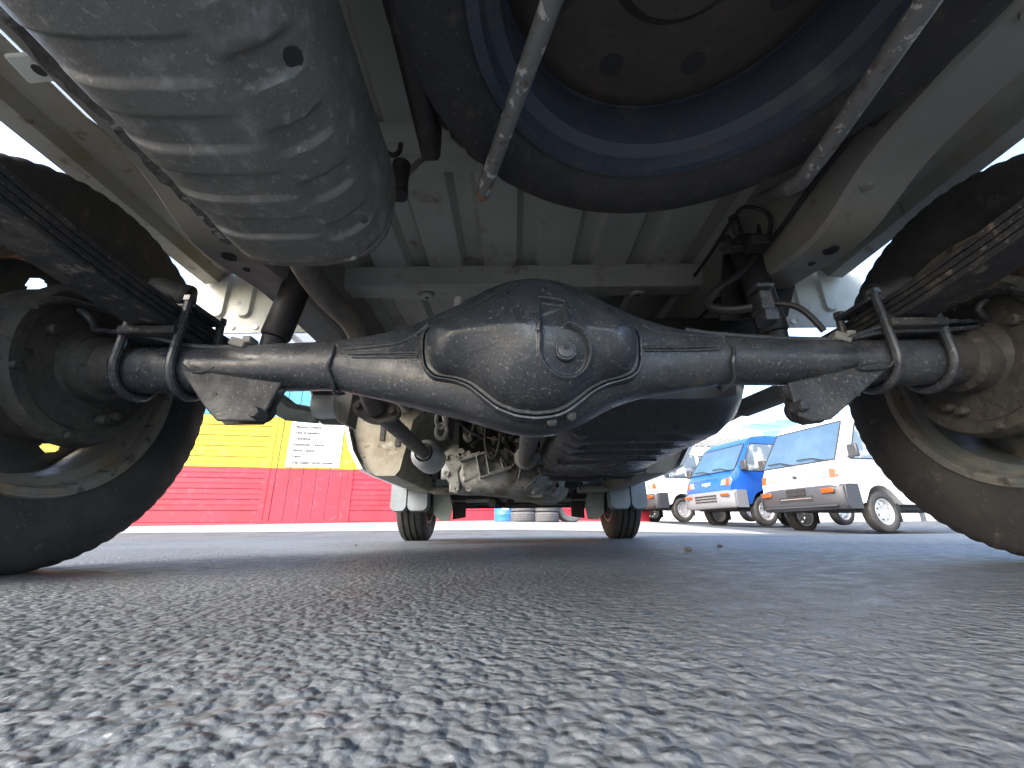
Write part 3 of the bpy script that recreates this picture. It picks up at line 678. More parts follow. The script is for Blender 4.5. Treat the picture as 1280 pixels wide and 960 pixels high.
# dark bracket plate around the right shock, brake hose and lines
mb = MB(); mb.prism([at(x, y, Y=.12) for x, y in ((905, 318), (950, 300), (1000, 330), (985, 395), (900, 400))], (0, .006, 0)); mb.build('shock_mount_plate', m_dark, truck, smooth=0)
mb = MB(); p_ = at(952, 380, Y=-.0); mb.box(p_, (.018, .03, .030)); mb.box(p_+np.array([-.004, -.01, .018]), (.026, .028, .006)); mb.box(p_+np.array([.004, 0, -.022]), (.020, .026, .018)); mb.build('hose_bracket', m_axle, truck, smooth=0, bevel=.002)
pipe('brake_hose', [at(950, 282, Y=.06), at(952, 310, Y=.06), at(930, 340, Y=.05), at(895, 362, Y=.04), at(882, 378, Y=.03), at(890, 386, Y=.02), at(915, 388, Y=.01), at(940, 384, Y=.0)], .0060, m_rubd, truck, 3)
pipe('brake_hose', [at(958, 380, Y=0), at(978, 379, Y=-.01), at(1000, 384, Y=-.015), at(1018, 400, Y=-.02), at(1030, 414, Y=-.02)], .0042, m_rubd, truck, 3)
pipe('brake_line', [at(868, 345, Y=.2), at(890, 315, Y=.12), at(922, 262, Y=.04), at(935, 257, Y=.02), at(958, 264, Y=.02), at(964, 275, Y=.02), at(961, 296, Y=.03)], .0032, m_rubd, truck, 2)
mb = MB(); c = at(925, 305, Y=.05)
for k in range(9):
    t = k*.7; mb.tube([c+np.array([.012*math.cos(t)-.02, .01*math.sin(t*2), .010*math.sin(t)]), c+np.array([.016*math.cos(t+1.2)+.01, .012*math.sin(t), .014*math.sin(t+.8)])], .0045, 6)
mb.build('wire_loom', m_rubd, truck)
mb = MB(); p_ = at(945, 305, Y=.03); mb.box(p_, (.03, .03, .018)); mb.build('load_valve', m_dark, truck, bevel=.003)

# ---- fuel tank: black pressed tank with cross ribs, at the right
tk = empty('fuel_tank', parent=truck)
tx0, tx1, ty0, ty1, tz0, tz1 = .060, .425, .19, .86, .215, .40
rings = []
for y in np.linspace(ty0, ty1, 90):
    u = y-ty0; v = ty1-y
    lift = 0
    for yc, wd, dp in ((.30, .030, .014), (.385, .030, .014), (.47, .028, .012)): lift += dp*math.exp(-((y-yc)/wd*1.6)**4)
    zbt = tz0+.05*float(1-sstep(0, .10, u)); ins = .03*float(1-sstep(0, .05, u))+.02*float(1-sstep(0, .04, v))
    sec = [(tx0+ins, tz1), (tx0+ins, zbt+.05), (tx0+.012+ins, zbt+.016), (tx0+.05+ins, zbt), (tx0+.075, zbt+lift), (tx0+.2, zbt+lift), (tx1-.12, zbt+lift), (tx1-.095, zbt), (tx1-.05, zbt+.006), (tx1-.015-ins, zbt+.035), (tx1-ins, zbt+.075), (tx1-ins, tz1)]
    rings.append([(a, y, b) for a, b in sec])
mb = MB(); mb.loft(rings); mb.build('shell', m_tank, tk, smooth=50)
for yy in (.345, .43, .515):
    mb = MB(); mb.tube([(tx0+.075, yy, tz0+.001), (tx1-.115, yy, tz0+.001)], .0035, 8); mb.build('rib', m_tank, tk)
for pts in (((.09, .60, 0), (.20, .60, 0), (.235, .56, 0), (.34, .56, 0)), ((.27, .60, 0), (.20, .76, 0)), ((.11, .62, 0), (.095, .72, 0), (.12, .80, 0))):
    mb = MB(); mb.tube([(x, y, tz0+.002) for x, y, _ in pts], .007, 10, smooth=1); mb.build('rib', m_tank, tk)
mb = MB()
mb.loft([[(a, y, b) for a, b in ((tx0-.01, .24), (tx0+.004, .212), (.20, .206), (.25, .211), (.34, .208), (.40, .22), (.415, .25), (.40, .25), (tx0+.01, .25))] for y in (.845, .86, .875)]); mb.build('seam_flange', m_tank, tk, smooth=0, bevel=.002)
mb = MB(); mb.loft([[(tx0+.02, y, .24), (tx0+.03, y, .200), (.22, y, .196), (.27, y, .205), (.36, y, .202), (.395, y, .23)] for y in (.88, .90)]); mb.build('tank_strap', m_dark, tk, smooth=0, bevel=.003)
# brown bar ends between tank and right wheel
mb = MB(); a, b = at(925, 512, Y=.50), at(1010, 478, Y=.30); mb.ribbon([a, b, b+(b-a)*.4], (0, .3, 1), .045, .03); mb.build('step_bracket', m_rail, truck, bevel=.008)
mb = MB(); a, b = at(893, 522, Y=.62), at(918, 512, Y=.55); mb.tube([a, (a+b)/2, b+np.array([.03, 0, .01])], [.02, .026, .02], 16); mb.build('side_bracket', m_rail, truck)
mb = MB(); mb.box((.02, .55, .46), (.30, .30, .02)); mb.build('inner_shield', m_dark, truck)
mb = MB(); mb.box((.24, .33, .42), (.46, .22, .05)); mb.build('tank_top_shield', m_dark, truck, bevel=.008)

# ---- left: charcoal canister in its bracket and a dark stay
cn = empty('canister', parent=truck)
a, b = at(398, 505, Y=.42), at(422, 503, Y=.42)
mb = MB(); mb.lathe([(a[0]-.01, .018), (a[0]-.008, .034), (b[0], .034), (b[0]+.004, .03), (b[0]+.004, 0)], (0, .43, a[2]), 'X', 28, cap=False); mb.build('body', m_heat, cn)
mb = MB(); mb.prism([at(x, y, Y=.44) for x, y in ((386, 484), (441, 484), (434, 531), (402, 530), (392, 518))], (0, .01, 0)); mb.build('bracket', m_rail, cn, smooth=0, bevel=.002)
mb = MB(); mb.prism([at(x, y, Y=.38) for x, y in ((419, 484), (443, 486), (434, 531), (421, 526))], (0, .055, 0)); mb.build('bracket_side', m_rail, cn, smooth=0, bevel=.002)
mb = MB(); mb.prism([at(x, y, Y=.40) for x, y in ((385, 484), (420, 484), (420, 494), (395, 498))], (0, .04, 0)); mb.build('bracket_top', m_dark, cn, smooth=0)
mb = MB(); mb.ribbon([at(320, 478, Y=.30), at(345, 492, Y=.33), at(365, 507, Y=.37), at(392, 512, Y=.42)], (0, 1, .3), .02, .012); mb.build('stay', m_rail, cn)
mb = MB(); mb.ribbon([at(300, 478, Y=.33), at(330, 500, Y=.36), at(360, 518, Y=.40), at(400, 522, Y=.44)], (0, .3, 1), .03, .006); mb.build('stay', m_splash, cn)

# ---- propeller shaft
mb = MB(); mb.tube([(.005, .06, .245), (.012, .30, .248), (.015, 1.0, .275)], [.03, .024, .024], 20); ps = mb.build('prop_shaft', m_pipe, truck, smooth=50)
mb = MB(); mb.lathe([(.88, .024), (.90, .036), (.935, .040), (.96, .038), (.965, .02)], (.017, 0, .283), 'Y', 24); mb.build('joint', m_rail, ps)

# ---- transmission casting
gb = empty('transmission', parent=truck)
def ell(x, y, z, ry, rz, n=28, e=.8): return [(x, y+ry*math.copysign(abs(math.cos(t))**e, math.cos(t)), z+rz*math.copysign(abs(math.sin(t))**e, math.sin(t))) for t in np.linspace(0, 2*math.pi, n, endpoint=False)]
mb = MB(); mb.loft([ell(-.262, 1.10, .242, .05, .060), ell(-.225, 1.10, .244, .075, .072), ell(-.15, 1.10, .246, .08, .075), ell(-.10, 1.10, .245, .09, .080), ell(-.03, 1.12, .245, .10, .086), ell(.04, 1.14, .25, .11, .09), ell(.10, 1.15, .255, .11, .085), ell(.118, 1.15, .255, .09, .07)])
mb.build('gear_case', m_alu, gb, smooth=40)
mb = MB(); pol = [(557, 571), (563, 567), (575, 572), (580, 564), (587, 562), (590, 568), (600, 563), (600, 573), (578, 580), (573, 590), (575, 612), (573, 617), (561, 615), (562, 605), (556, 596), (560, 588), (556, 578)]
mb.prism([at(x, y, Y=1.02) for x, y in pol], (0, .03, 0)); fl = mb.build('case_flange', m_alu, gb, smooth=0, bevel=.004)
for px, py in ((557, 572), (572, 572), (577, 564), (558, 592), (570, 611), (592, 570), (586, 611)):
    c = at(px, py, Y=1.018); mb = MB(); mb.lathe([(.005, .010), (-.008, .010), (-.008, .005), (-.004, .004), (-.004, 0)], c, 'Y', 12); mb.build('bolt_boss', m_alu, fl)
mb = MB(); mb.prism([at(x, y, Y=1.02) for x, y in ((575, 578), (605, 563), (634, 560), (637, 585), (611, 592), (578, 604))], (0, .05, 0)); mb.build('side_cover', m_alu, gb, smooth=0, bevel=.008)
for (x0, y0), (x1, y1) in (((575, 577), (608, 567)), ((607, 566), (612, 592)), ((596, 571), (601, 596)), ((622, 563), (630, 588)), ((612, 592), (640, 584)), ((640, 584), (650, 570)), ((648, 600), (653, 575)), ((600, 598), (640, 586)), ((630, 560), (655, 578)), ((668, 600), (690, 580)), ((655, 612), (672, 596))):
    mb = MB(); a, b = at(x0, y0, Y=1.012), at(x1, y1, Y=1.012); mb.ribbon([a, b], (0, 1, 0), .05, .005); mb.build('rib', m_alu, gb, smooth=0, bevel=.0015, seg=1)
# bell housing with bolts at the right
mb = MB(); mb.lathe([(0, .0), (-.02, .05), (-.01, .085), (.03, .11), (.06, .118), (.075, .118), (.075, 0)], (.06, 1.10, .245), 'Y', 40)
mb.v = [(x, y, max(.158, z)) for x, y, z in mb.v]; mb.build('bell_housing', m_alu, gb, smooth=35)
for k in range(16):
    t = R(-160+k*15+random.uniform(-4, 4)); rr = random.choice((.088, .10, .072)); c = (.06+rr*math.cos(t), 1.10+.0, max(.172, .245+rr*math.sin(t)))
    mb = MB(); mb.lathe([(.02, .009), (-.012, .008), (-.012, .004), (-.006, .0035), (-.006, 0)], c, 'Y', 10); mb.build('bolt_boss', m_alu if k % 3 else m_dark, gb)
mb = MB(); mb.prism([at(x, y, Y=1.05) for x, y in ((683, 570), (686, 572), (688, 583), (692, 584), (690, 594), (680, 606), (668, 618), (664, 616), (676, 600), (684, 590))], (0, .03, 0)); mb.build('housing_edge', m_alu, gb, smooth=0, bevel=.003)
# engine mass, hoses and front cross members beyond
eng = empty('engine', parent=truck)
mb = MB(); mb.box((.0, 1.42, .36), (.52, .34, .30)); mb.build('block', m_dark, eng, bevel=.03)
mb = MB(); mb.tube([(.02, 1.25, .21), (.12, 1.28, .19), (.17, 1.32, .22), (.16, 1.34, .27)], [.05, .055, .05, .03], 16, smooth=1); mb.build('oil_pan', m_rail, eng, smooth=60)
for k in range(14):
    px = random.uniform(585, 645); py = random.uniform(515, 560); p1 = at(px, py, Y=1.0); p2 = at(px+random.uniform(-18, 18), py-random.uniform(15, 40), Y=1.05); pm = (p1+p2)/2+np.array([random.uniform(-.03, .03), 0, random.uniform(-.03, .03)])
    mb = MB(); mb.tube([p1, pm, p2], random.choice((.004, .006, .009)), 8, smooth=2); mb.build('hose', random.choice((m_rubd, m_dark, m_rail)), eng)
mb = MB(); mb.tube([at(607, 530, Y=.98), at(606, 558, Y=.98), at(612, 573, Y=.98), at(620, 571, Y=.98), at(624, 556, Y=.98), at(626, 540, Y=.98)], .006, 8, smooth=2); mb.build('hose', m_rubd, eng)
for px, py, r in ((585, 545, .02), (600, 535, .016), (632, 548, .018), (618, 550, .013), (648, 552, .015)):
    c = at(px, py, Y=1.06); mb = MB(); mb.lathe([(.03, r), (-.01, r), (-.02, r*.6), (-.02, 0)], c, 'Y', 14); mb.build('sensor', m_alu if px > 610 else m_rail, eng)
mb = MB(); mb.box((0, 1.98, .265), (.62, .08, .07)); mb.build('front_cross_member', m_dark, truck, bevel=.01)
mb = MB(); mb.tube([(-.40, 1.86, .20), (.38, 1.86, .20)], .011, 12); mb.build('steering_rod', m_rail, truck)
mb = MB(); mb.tube([(-.14, 1.80, .185), (-.12, 1.86, .19), (-.06, 1.88, .19), (-.04, 1.84, .185)], .022, 12, smooth=1); mb.build('steering_joint', m_dark, truck)
mb = MB(); mb.tube([(-.3, 2.05, .205), (-.1, 2.1, .19), (.25, 2.1, .19), (.36, 2.05, .205)], .008, 10); mb.build('stabiliser_bar', m_pipe, truck)

m_sill = mat('muddy_sill_paint', (.27, .255, .205), .6, layers=((7, (.17, .14, .09), .46, .66), (30, (.08, .062, .042), .57, .68), (14, (.36, .36, .32), .58, .72)), bump=((90, .3, .003),))
for k in range(16):
    px, py = random.uniform(560, 690), random.uniform(520, 560); p1 = at(px, py, Y=.99+random.uniform(0, .06)); p2 = at(px+random.uniform(-30, 30), py+random.uniform(10, 45), Y=1.0); pm = (p1+p2)/2+np.array([random.uniform(-.04, .04), random.uniform(-.02, .02), random.uniform(-.02, .02)])
    mb = MB(); mb.tube([p1, pm, p2], random.choice((.003, .0045, .006)), 8, smooth=2); mb.build('cable', random.choice((m_rubd, m_rubd, m_dark, m_pipe)), eng)
for s in (-1, 1):
    pipe('frame_pipe', [(s*.388, -.5, .50), (s*.388, -.1, .495), (s*.386, .05, .47), (s*.386, .3, .485), (s*.386, .8, .48)], .0035, m_rubd, truck, 2)
    for y in (-.42, -.18, .16, .42):
        mb = MB(); mb.box((s*.390, y, .49), (.008, .018, .022)); mb.build('pipe_clip', m_rubd, truck, bevel=.002)
    for y in (-.30, -.12, .12, .34, .6):
        mb = MB(); z = float(np.interp(y, py_, pz_)); mb.cyl((s*.415, y, z+.002), (s*.415, y, z-.0045), .0065, 6); mb.build('frame_bolt', m_rail, truck, smooth=0)
for x in np.linspace(-.36, .36, 13):
    mb = MB(); mb.cyl((x, .314, .5585), (x, .314, .5565), .004, 10); mb.build('spot_weld', m_under, truck)
# ---- cab: floor, side sills, body above
for s in (-1, 1):
    pr_ = [(.60, .62), (.605, .50), (.595, .40), (.565, .31), (.525, .245), (.495, .226), (.43, .226), (.415, .245), (.40, .32), (.38, .42), (.33, .47), (.33, .62)]
    mb = MB(); mb.loft([[(s*a, y, b) for a, b in pr_] for y in (.93, 1.0, 1.5, 1.62)]); si = mb.build('cab_sill', m_sill, truck, smooth=40)
    pr2 = [(.606, .62), (.612, .50), (.602, .40), (.573, .31), (.535, .246), (.52, .246), (.56, .31), (.588, .40), (.597, .50), (.592, .62)]
    mb = MB(); mb.loft([[(s*(a+.012+.02*k), y, b) for a, b in pr2] for k, y in ((0, .90), (.3, .93), (1, 1.1), (1.2, 1.62))]); mb.build('door_skin', m_white, si, smooth=60)
    for yy, zz, h_ in ((1.05, .335, .03), (1.2, .31, .012), (1.3, .30, .012), (1.42, .29, .02), (1.5, .27, .012)):
        mb = MB(); mb.box((s*.402, yy, zz), (.010, .016, h_)); mb.build('slot', m_rubd, si, smooth=0)
    for px, py, hh in ((478, 541, .055), (497, 552, .035)):
        c = at(px, py, Y=.926) if s < 0 else at(1290-px, py, Y=.926)
        mb = MB(); mb.box((c[0], .9275, c[2]), (.016, .004, hh)); mb.build('slot', m_rubd, si, smooth=0)
    mb = MB(); mb.box((s*.36, 1.60, .235), (.14, .10, .035)); mb.build('sill_end', m_sill, si, bevel=.01)
mb = MB(); mb.box((0, 1.68, .60), (1.30, 1.10, .04)); mb.build('cab_floor', m_dark, truck)
mb = MB(); mb.box((0, .90, .54), (1.20, .02, .16)); mb.build('cab_rear_panel', m_under, truck, smooth=0)
prof = [(.90, .62), (.90, 1.62), (1.0, 1.74), (1.75, 1.74), (1.88, 1.68), (2.20, 1.05), (2.26, .80), (2.28, .30), (2.20, .30), (2.20, .62)]
mb = MB(); mb.loft([[(x*w, y, z) for y, z in prof] for x, w in ((-.70, 1), (-.69, 1), (.69, 1), (.70, 1))]); cb = mb.build('cab', m_white, truck, smooth=30, bevel=.02)
m_glass = mat('window_glass', (.05, .075, .10), .06, spec=.8, coat=1.0, layers=((1.5, (.09, .13, .17), .4, .7),))
mb = MB(); mb.prism([(-.60, 1.905, 1.645), (.60, 1.905, 1.645), (.62, 2.20, 1.075), (-.62, 2.20, 1.075)], (0, .012, .006)); mb.build('windscreen', m_glass, cb, smooth=0)
mb = MB(); mb.prism([(-.55, .894, 1.1), (.55, .894, 1.1), (.55, .894, 1.55), (-.55, .894, 1.55)], (0, .004, 0)); mb.build('rear_window', m_glass, cb, smooth=0)
for s in (-1, 1):
    mb = MB(); mb.prism([(s*.701, 1.0, 1.1), (s*.701, 2.05, 1.1), (s*.701, 1.85, 1.6), (s*.701, 1.02, 1.6)], (s*.004, 0, 0)); mb.build('side_window', m_glass, cb, smooth=0)
m_plas = mat('dark_bumper_plastic', (.075, .078, .085), .5, layers=((8, (.10, .10, .105), .5, .75),), rvar=.1)
mb = MB(); mb.box((0, 2.29, .33), (1.40, .10, .22)); mb.build('front_bumper', m_plas, truck, bevel=.025)
mb = MB(); mb.box((0, 2.25, .21), (1.1, .03, .06)); mb.build('bumper_lip', m_dark, truck, bevel=.006)

#SPLIT
# ================================================================== BACKGROUND
# ---- painted board wall: red, yellow, blue bands
m_red = mat('red_wall_paint', (.47, .028, .050), .6, layers=((1.5, (.38, .022, .038), .45, .68), (9, (.52, .07, .10), .56, .72)), bump=((40, .1, .003),))
m_yel = mat('yellow_wall_paint', (.52, .41, .022), .6, layers=((1.5, (.45, .34, .02), .45, .70), (7, (.56, .46, .08), .56, .7)), bump=((40, .1, .003),))
m_blu = mat('blue_wall_paint', (.06, .32, .48), .6, layers=((1.5, (.08, .36, .52), .45, .72),), bump=((40, .1, .003),))
wd = Vector((1, .235, 0)).normalized(); wn = Vector((.235, -1, 0)).normalized()      # along / towards the camera
WZ = .27
wall = empty('board_wall', (-4, wall_y(-4), WZ)); tag(wall, 'long board wall painted in red, yellow and blue bands behind the truck', 'wall')
def wpt(u, v, z): # u along X, v out of the wall, z world
    return Vector((u, wall_y(u), z))+wn*v
winv = Matrix.Translation((-4, wall_y(-4), WZ)).inverted()
def wbuild(mb, name, m, parent=wall, **k):
    mb.v = [tuple(winv @ Vector(v)) for v in mb.v]; return mb.build(name, m, parent, **k)
def band(z): return m_red if z < 1.30 else m_yel if z < 2.40 else m_blu
def hboard(u0, u1, z0, z1):
    h = z1-z0; pr_ = [(0, z0+.004), (.022, z0+.006), (.026, z0+.012), (.024, z0+h*.46), (.017, z0+h*.485), (.017, z0+h*.515), (.024, z0+h*.54), (.020, z1-.010), (.010, z1-.002), (0, z1-.002)]
    mb = MB(); mb.loft([[wpt(u, v, z) for v, z in pr_] for u in (u0, u1)]); wbuild(mb, 'board', band((z0+z1)/2), smooth=20)
edges = [WZ-.25]+[WZ+(1.33-WZ)*k/5 for k in range(1, 6)]+[1.33+1.10*k/5 for k in range(1, 6)]+[2.43+.235*k for k in range(1, 8)]
UL, UR = -5.08, -3.58
for z0, z1 in zip(edges[:-1], edges[1:]):
    hboard(-15, UL-.10, z0, z1); hboard(UR+.10, 3.3, z0, z1)
mb = MB(); mb.loft([[wpt(u, v, z) for v, z in ((-.15, .29), (-.002, .29), (-.002, 4.08), (-.15, 4.08))] for u in (-15, 3.3)]); wbuild(mb, 'backing', m_blu, smooth=0)
for z0, z1 in ((WZ-.2, 1.328), (1.332, 2.428), (2.432, 4.08)):
    m = band((z0+z1)/2)
    for u0, u1, v in ((UL-.10, UL+.0, .035), (UL+.002, UL+.11, .028), (UR-.11, UR-.002, .028), (UR, UR+.10, .035)):
        mb = MB(); mb.loft([[wpt(u0, 0, z), wpt(u0, v, z), wpt(u1, v, z), wpt(u1, 0, z)] for z in (z0, z1)]); wbuild(mb, 'trim_board', m, smooth=0, bevel=.004)
n = 5; ww = (UR-UL-.224)/n
for k in range(n):
    for z0, z1 in ((WZ-.2, 1.326), (1.334, 2.426), (2.434, 4.08)):
        u0 = UL+.112+ww*k+.004; u1 = u0+ww-.008
        mb = MB(); mb.loft([[wpt(u0, 0, z), wpt(u0+.004, .018, z), wpt(u1-.004, .018, z), wpt(u1, 0, z)] for z in (z0, z1)]); wbuild(mb, 'vertical_board', band((z0+z1)/2), smooth=0)
# small white cap at the foot of the trim
# sign with a list of services, fixed to the yellow band
m_sign = mat('white_sign', (.60, .60, .58), .6); m_ink = mat('sign_lettering', (.03, .03, .04), .6)
sg0 = (UL+.26, 1.36, UR-.19, 2.52)
sign = empty('service_sign', tuple(wpt((UL+UR)/2, .03, 1.36))); tag(sign, 'white sign with a grey bulleted list on the yellow band of the wall', 'sign')
sinv = Matrix.Translation(sign.location).inverted()
mb = MB(); mb.loft([[wpt(sg0[0], .020, z), wpt(sg0[0], .036, z), wpt(sg0[2], .036, z), wpt(sg0[2], .020, z)] for z in (sg0[1], sg0[3])]); mb.v = [tuple(sinv @ Vector(v)) for v in mb.v]; mb.build('panel', m_sign, sign, smooth=0, bevel=.003)
def text_mesh(txt, size, name, m, parent, mtx, width=None):
    cu = bpy.data.curves.new('lettering', 'FONT'); cu.body = txt; cu.size = size; cu.resolution_u = 2; cu.extrude = .0; cu.offset = .0035 if m is m_ink else 0
    ob = bpy.data.objects.new('lettering', cu); COL.objects.link(ob); dg = bpy.context.evaluated_depsgraph_get(); dg.update()
    me = bpy.data.meshes.new_from_object(ob.evaluated_get(dg)); bpy.data.objects.remove(ob); me.name = name
    xs = [v.co.x for v in me.vertices]; w_ = max(xs)-min(xs)
    sx = (width/w_) if width else 1
    for v in me.vertices: v.co = mtx @ Vector((v.co.x*sx, v.co.y, 0))
    me.materials.clear(); me.materials.append(m)
    o = bpy.data.objects.new(name, me); COL.objects.link(o); o.parent = parent; return o
lines = [('Diagnosticos y gestion general', .84), ('Mecanica y Soldadura', .57), ('Venta de Repuestos', .56), ('Transmisiones', .37), ('Suspensiones y Direccion', .70), ('Electric. General', .48), ('Frenos', .20), ('Gruas, traslado y servicio completo', .95)]
sw_ = sg0[2]-sg0[0]
for k, (tx, wdt) in enumerate(lines):
    z = 2.33-k*.128; u0 = sg0[0]+.10
    mt = Matrix([[wd.x, 0, wn.x, 0], [wd.y, 0, wn.y, 0], [0, 1, 0, 0], [0, 0, 0, 1]]); mt.translation = sinv @ wpt(u0, .0375, z)
    text_mesh(tx, .085, 'lettering', m_ink, sign, mt, wdt*(sw_-.17))
    mb = MB(); c = sinv @ wpt(u0-.055, .0375, z+.03); mb.add([c+wd*(.016*math.cos(t))+Vector((0, 0, .016*math.sin(t)))+wn*.0004 for t in np.linspace(0, 2*math.pi, 10, endpoint=False)], [tuple(range(10))]); mb.build('bullet', m_ink, sign, smooth=0)

# ---- oil drum and tyres by the wall
m_drum = mat('blue_drum', (.03, .16, .55), .4, layers=((6, (.05, .22, .62), .5, .75), (14, (.45, .5, .55), .68, .74)))
def gpt(px, py, Y):
    p_ = at(px, py, Y=Y); return p_[0]
def at_ground(px, Y): 
    x = gpt(px, 652, Y); return x, float(gz(x, Y))
x, z = at_ground(632, 8.7)
mb = MB(); prof = [(0, 0), (0, .22), (.01, .235), (.12, .235), (.135, .243), (.15, .235), (.3, .235), (.315, .243), (.33, .235), (.52, .232), (.54, .22), (.54, 0)]
dm = empty('plastic_drum', (x, 8.7, z)); tag(dm, 'blue drum beside stacked tyres at the foot of the red wall', 'drum')
mb.lathe(prof, (0, 0, .004), 'Z', 32); mb.build('shell', m_drum, dm, smooth=40)
mb = MB(); mb.lathe([(.54, .03), (.56, .03), (.56, 0)], (.12, 0, .004), 'Z', 14); mb.build('bung', m_drum, dm)
mb = MB(); mb.box((.0, -.236, .27), (.14, .006, .10)); mb.build('paper_label', m_sign, dm, smooth=0)
m_oldrub = mat('weathered_rubber', (.10, .10, .105), .8, layers=((7, (.15, .15, .15), .5, .75),))
def flat_tyre(name, x, y, z, label, rot=None, R0=.28):
    mb = make_tyre((0, 0, 0), R0, R0*.62, .19, n=64, lugs=False, axis='Z', flat=False)
    if rot is not None: mb.v = [tuple(rot @ Vector(v)) for v in mb.v]
    o = mb.build(name, m_oldrub, smooth=40); o.location = (x, y, z); tag(o, label, 'tyre', 'old tyres at the foot of the wall'); return o
for px, nm in ((655, 'left'), (682, 'right')):
    x, z = at_ground(px, 8.55)
    for k in range(2):
        flat_tyre('old_tyre', x+.01*k, 8.55, z+.10+.195*k, 'old grey tyre %s of the %s next to the blue drum' % (('lying at the bottom', 'lying on top')[k], 'stack' if nm == 'left' else 'second stack') if nm == 'left' else 'old grey tyre %s of the stack farther from the blue drum' % ('at the bottom', 'on top')[k])
x, z = at_ground(712, 8.75); flat_tyre('old_tyre', x, 8.75, z+.27, 'old grey tyre leaning upright by the red wall right of the stacks', Matrix.Rotation(R(72), 3, 'X') @ Matrix.Rotation(R(15), 3, 'Y'), R0=.29)

# ---- vans
m_vwhite = mat('van_white_paint', (.78, .79, .80), .3, coat=.6, layers=((2, (.74, .75, .76), .5, .8),))
m_vblue = mat('van_blue_paint', (.008, .075, .36), .3, coat=.5, layers=((3, (.010, .085, .40), .5, .8),))
m_vpale = mat('van_pale_blue_paint', (.66, .74, .80), .3, coat=.6)
m_amber = mat('amber_lens', (.42, .055, .006), .25, coat=.5); m_lens = mat('clear_lens', (.17, .20, .20), .35, layers=((30, (.10, .115, .115), .5, .7),))
m_bump = mat('van_bumper_dark', (.038, .040, .046), .45, rvar=.1); m_bumpg = mat('van_bumper_grey', (.17, .18, .20), .45, rvar=.1)
m_blk = mat('black_trim', (.02, .02, .022), .5); m_vrim = mat('silver_wheel', (.55, .56, .57), .35, metal=.5, layers=((20, (.4, .4, .4), .5, .75),))
m_seat = mat('seat_cloth', (.16, .16, .17), .9)
m_vglass = mat('van_glass', (.050, .095, .15), .06, spec=.5, coat=.25, layers=((.9, (.075, .13, .19), .42, .64),))
m_sideglass = mat('van_side_glass', (.10, .13, .15), .05, spec=.8, coat=1.0, layers=((2.5, (.45, .47, .48), .5, .6),))
proto_tyre = make_tyre((0, 0, 0), .262, .162, .15, n=72, lugs=False, axis='Y', flat=False)
proto_rim = make_rim((0, 0, 0), 1, rb=.162, w=.12, nh=8, n=48, axis='Y', hole_r=(.095, .120), disc_off=.03)
